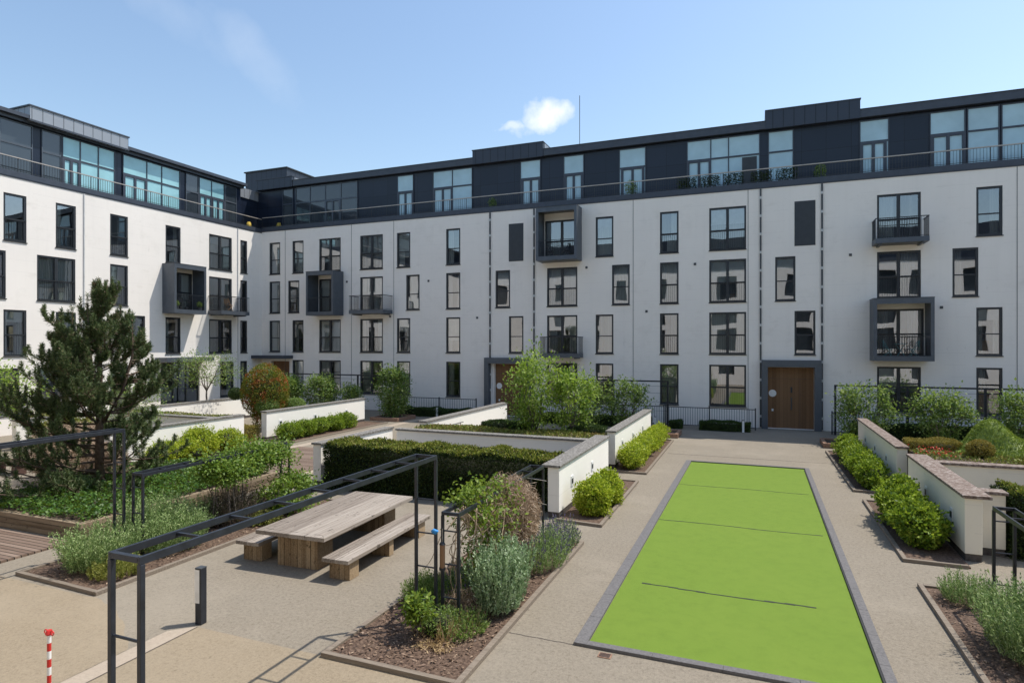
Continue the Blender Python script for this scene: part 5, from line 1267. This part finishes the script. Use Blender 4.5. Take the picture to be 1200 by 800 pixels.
stems_thing('dry_grass', (-4.55, 8.55, .03), .20, .22, .48, 45, 'straw', 'tuft of straw coloured dry stems in the middle bed', 'dry grass', 105, stemw=.016, lean=.7)
tangle('dry_leaves', (-4.6, 8.3, .07), (.35, .25, .05), 60, .4, 'straw', 'spilled straw stems lying on the bark', 'dry grass', 106, w=.014)
tangle('dry_leaves', (-4.75, 9.6, .22), (.35, .35, .2), 220, .35, 'dry', 'dry orange brown stems between the posts and the sage bush', 'dry plants', 107, w=.012)
stems_thing('weeds', (-4.45, 8.95, .03), .45, .55, .38, 260, 'shrub', 'low straggling green weeds on the bark between the posts and the sage bush', 'weeds', 140, leaf='shrub', per=8, leafL=.045, leafW=.02, lean=.7)
tangle('dry_leaves', (-4.9, 9.0, .10), (.55, .6, .08), 160, .35, 'straw', 'scattered dry stems and leaves on the bark round the black posts', 'dry plants', 143, w=.011)
stems_thing('lavender', (-4.55, 11.0, .03), .4, .7, .85, 260, 'lav', 'loose leggy lavender under the dry vine', 'lavender', 144, leaf='lav', per=12, flower='flower', group=gl2, dome=False, hvar=.6, lean=.5)
stems_thing('weeds', (-5.2, 9.3, .03), .5, .5, .4, 220, 'heather', 'dull brown and green straggling plants round the feet of the black posts', 'weeds', 141, leaf='lav', per=8, leafL=.05, leafW=.014, lean=.7)
stems_thing('dry_grass', (-4.35, 9.1, .03), .3, .3, .42, 70, 'straw', 'pale dry stalks at the foot of the sage bush', 'dry grass', 142, stemw=.009, lean=.9)
branchy('rose_bush', (-5.0, 8.5, .03), .62, .26, .25, 5, 18, 'vineleaf', 'small bright yellow green shrub in front of the black posts', 'shrub', .085, .05, 30, 108, None, .8, .3, tr=.012, clump=.075)
bush([((-4.78, 8.75, .2), (.32, .30, .2))], 'low green cushion plant behind the yellow green shrub', 'shrub', .04, .02, 1600, 109, 'shrub', 'shrub', None, .2)
branchy('green_shrub', (-11.95, 13.4, .03), 1.0, .75, .85, 6, 55, 'climber', 'round bright green shrub left of the picnic table', 'shrub', .085, .06, 70, 110, None, .8, .12, tr=.02, clump=.17)
bush([((-11.9, 12.4, .18), (.35, .5, .16))], 'low yellow green cushion at the edge of the left bed by the table', 'lavyel', .05, .02, 1300, 111, 'shrub', 'shrub', None, .2)
# climber over the low pergola on the left
o = thing('climbing_plant', (-12.6, 12.8, 0), 'glossy green climber heaped over the low pergola left of the table', 'climber')
rng = np.random.default_rng(120); pts = []
k = MB()
for i in range(7):
    x, y = rng.uniform(-13.0, -12.2), rng.uniform(11.6, 13.9); k.tube(wobble(rng, (x, y, 0), (x + rng.normal() * .2, y + rng.normal() * .3, 1.75), 5, .06), [.02, .018, .016, .012, .01], 5)
k.build('stems', M['greybark'], o, smooth=True)
cl = []
for i in range(125):
    y = rng.uniform(11.2, 13.8); q = np.array([-12.6 + rng.normal() * .24, y, 1.58 + rng.normal() * .13 + .1 * math.sin(y * 3)]); m = int(rng.uniform(60, 120)); d = rng.normal(size=(m, 3)) * [.15, .17, .10]
    cl.append((q + d, d * 1.2 + rand_dirs(rng, m) * .7 * .3 + [0, 0, -.02], rand_dirs(rng, m) * .7 + [0, 0, .9], .085 * rng.uniform(.6, 1.2, m), .055, 0))
leaf_mesh('leaves', [M['climber']], cl, o)
# dry vine over the low pergola in the middle bed
o = thing('dry_vine', (-4.7, 11.2, 0), 'half dead vine with brown tangled stems and some green leaves on the low pergola', 'climber')
rng = np.random.default_rng(130)
parts = []
def vine_mass(c, r, n, ln, w, droop):
    p = np.array(c) + rand_dirs(rng, n) * np.array(r) * (rng.random((n, 1)) ** .4); d = rand_dirs(rng, n) + [0, 0, -droop]
    for s in range(6):
        d = d / np.linalg.norm(d, axis=1, keepdims=True); parts.append((p, d, rand_dirs(rng, n), ln / 6 * 1.15, w, 0)); p = p + d * ln / 6
        d = d + rng.normal(size=(n, 3)) * .5 + [0, 0, -droop * .3]; q = (p - np.array(c)) / np.array(r); out = np.linalg.norm(q, axis=1) > 1.05; d[out] -= 1.3 * q[out]
vine_mass((-4.72, 11.45, 1.50), (.32, .80, .52), 3000, .8, .010, .5)
vine_mass((-4.62, 11.1, .95), (.26, .55, .68), 1300, .9, .009, 1.2)
vine_mass((-4.50, 11.7, 1.25), (.30, .60, .66), 2000, .8, .011, .8)
vine_mass((-4.75, 10.5, 1.60), (.28, .75, .28), 420, .8, .011, .4)
leaf_mesh('dry_stems', [M['dry']], parts, o)
k = MB()
def smooth(pts, n=5):
    P = [np.array(p) for p in pts]; P = [P[0]] + P + [P[-1]]; out = []
    for a, b, c, d in zip(P[:-3], P[1:-2], P[2:-1], P[3:]):
        for t in np.linspace(0, 1, n, endpoint=False): out.append(tuple(.5 * ((2 * b) + (c - a) * t + (2 * a - 5 * b + 4 * c - d) * t * t + (3 * b - a - 3 * c + d) * t ** 3)))
    return out + [tuple(P[-1])]
for i in range(30):
    y = rng.uniform(9.3, 11.3); a = (-4.78 + rng.normal() * .15, y, 1.84 + rng.normal() * .06); b = (-4.75 + rng.normal() * .26, y + rng.normal() * .45, rng.uniform(.15, 1.3))
    q = smooth(wobble(rng, a, b, 5, .13)); k.tube(q, list(np.linspace(.012, .005, len(q))), 5)
k.build('bare_stems', M['drytan'], o, smooth=True)
pl = []
for i in range(80):
    q = np.array([-4.78 + rng.normal() * .2, rng.uniform(9.7, 11.3), 1.72 + rng.normal() * .16]); m = int(rng.uniform(14, 34)); d = rng.normal(size=(m, 3)) * [.12, .12, .10]
    pl.append((q + d, rand_dirs(rng, m) + [0, 0, -.2], rand_dirs(rng, m) * .7 + [0, 0, .8], .085 * rng.uniform(.6, 1.2, m), .06, 0))
for i in range(60):
    q = np.array([-4.75 + rng.normal() * .2, rng.uniform(9.9, 11.1), rng.uniform(.3, 1.5)]); m = int(rng.uniform(12, 26)); d = rng.normal(size=(m, 3)) * [.11, .11, .14]
    pl.append((q + d, rand_dirs(rng, m) + [0, 0, -.3], rand_dirs(rng, m) * .7 + [0, 0, .8], .08 * rng.uniform(.6, 1.2, m), .055, 0))
leaf_mesh('leaves', [M['vineleaf']], pl, o)

# ------------------------------------------------------------------ small things
o = thing('bird_feeder', (-4.86, 8.98, 0), 'small wooden bird feeder tube hanging on the black posts', 'bird feeder')
k = MB().tube([(-4.85, 9.02, .98), (-4.85, 9.02, 1.36)], .045, 10); k.build('tube', M['feeder'], o)
k = MB().tube([(-4.85, 9.02, 1.36), (-4.85, 9.02, 1.40)], [.055, .03], 10).tube([(-4.85, 9.02, .94), (-4.85, 9.02, .98)], .055, 10); k.build('caps', M['black'], o)
MB().tube([(-4.85, 9.02, 1.40), (-4.85, 9.02, 1.62)], .004, 5).build('hanger', M['rail'], o)
k = MB(); k.tube([(-4.90, 8.77, 1.64), (-4.86, 8.75, 1.67), (-4.81, 8.77, 1.65), (-4.85, 8.80, 1.61), (-4.90, 8.77, 1.64)], .026, 7); tag(k.build('blue_tie', M['bluecloth'], smooth=True), 'knot of bright blue cloth tied to a rung of the pergola', 'cloth')
def folding_chair(x, y, z, rz, mt, label, group):
    o = thing('folding_chair', (x, y, z), label, 'chair', group, rz)
    MB().box(-.2, .2, -.2, .2, .43, .455).build('seat', M[mt], o, local=True)
    k = MB()
    for q in range(4): k.box(-.2, .2, .19, .21, .55 + .085 * q, .61 + .085 * q)
    k.build('backrest', M[mt], o, local=True)
    for s in (-1, 1):
        MB().bar((s * .2, .24, 0), (s * .2, -.2, .44), .025).build('leg', M[mt], o, local=True); MB().bar((s * .2, -.24, 0), (s * .2, .2, .9), .025).build('leg', M[mt], o, local=True)
    return o
def bistro_table(x, y, z, mt, label, group=None):
    o = thing('bistro_table', (x, y, z), label, 'table', group)
    MB().tube([(x, y, z + .70), (x, y, z + .725)], .3, 18).build('table_top', M[mt], o)
    for s in (-1, 1): MB().bar((x + s * .22, y - .15, z), (x - s * .2, y + .15, z + .70), .025).build('leg', M[mt], o)
gc = 'chairs on the balconies'
yb = YF - .6
folding_chair(6.2, yb, 4.0, R(90), 'teal', 'folding chair on the left in the low right box balcony', gc); folding_chair(7.4, yb, 4.0, R(-90), 'teal', 'folding chair on the right in the low right box balcony', gc)
bistro_table(6.8, yb, 4.0, 'teal', 'small round table in the low right box balcony', 'small balcony tables')
folding_chair(XL + .6, 33.4, 7.06, R(180), 'chairwood', 'wooden folding chair on the open balcony of the left range', gc)
folding_chair(XL + .5, 29.4, 6.9, R(-90), 'black', 'dark chair in the box balcony of the left range', gc); bistro_table(XL + .5, 30.05, 6.9, 'black', 'dark round table in the box balcony of the left range', 'small balcony tables')
folding_chair(-12.1, yb, 10.06, R(90), 'black', 'dark chair in the top middle box balcony', gc); folding_chair(-11.0, yb, 10.06, R(-90), 'black', 'dark chair on the right side of the top middle box balcony', gc)
def pot_plant(x, y, z, h, label, seed, group='pot plants on balconies and terraces'):
    o = thing('pot_plant', (x, y, z), label, 'pot plant', group)
    MB().tube([(x, y, z), (x, y, z + .28)], [.12, .17], 12).build('pot', M['pipe'], o)
    rng = np.random.default_rng(seed); n = 500
    leaf_mesh('foliage', [M['shrub']], [(*shell_leaves(rng, (x, y, z + .28 + h / 2), (h * .4, h * .4, h * .5), n, .10, .05, thick=.8), 0)], o)
pot_plant(-7.2, YF - .5 + .9, TOP + .06, .95, 'pot plant on the terrace before a penthouse door left of centre', 150)
pot_plant(-16.5, YF + .5, TOP + .06, .7, 'small pot plant on the terrace below the middle roof upstand', 151)
pot_plant(XL + .85, 28.95, 6.9, .35, 'small pot plant at the left in the left range box balcony', 152)
pot_plant(XL + .85, 30.75, 6.9, .35, 'small pot plant at the right in the left range box balcony', 153)
pot_plant(3.2, YF + .45, TOP + .06, .8, 'dark pot plant on the right terrace beside a penthouse door', 154)
for i, (x, lab) in enumerate([(-3.9, 'first'), (-2.6, 'second'), (-1.3, 'third'), (.2, 'fourth'), (1.5, 'fifth')]):
    rng = np.random.default_rng(160 + i); n = 900
    P = np.stack([rng.uniform(x - .55, x + .55, n), rng.uniform(YF + .12, YF + .3, n), rng.uniform(TOP + .4, TOP + 1.05, n)], 1)
    tag(leaf_mesh('terrace_plants', [M['hedge']], [(P, rand_dirs(rng, n), rand_dirs(rng, n), .08, .05, 0)]), f'dark trough of foliage behind the terrace railing, {lab} from the left of five', 'plants', 'terrace foliage behind the railing')
k = MB(); k.tube([(XL + .5 - 1.2, YF - .6, TOP + .1), (XL + .5 - 1.2, YF - .6, TOP + .75)], [.34, .12], 12); tag(k.build('yellow_seat', M['yellow'], smooth=True), 'yellow seat on the corner terrace, left of the corner', 'seat', 'yellow terrace seats')
k = MB(); k.tube([(XL + 1.2, YF + .55, TOP + .1), (XL + 1.2, YF + .55, TOP + .75)], [.34, .12], 12); tag(k.build('yellow_seat', M['yellow'], smooth=True), 'yellow seat on the corner terrace, right of the corner', 'seat', 'yellow terrace seats')
# garden bench glimpsed at the far left
o = thing('bench', (-25.2, 14.0, 0), 'red brown garden bench glimpsed at the far left beyond the timber planter', 'bench')
MB().box(-26.1, -24.5, 13.75, 14.15, .40, .46).build('seat', M['redwood'], o, bevel=.006)
for x in (-25.9, -24.7): MB().box(x - .12, x + .12, 13.77, 14.13, 0, .398).build('leg', M['redwood'], o)
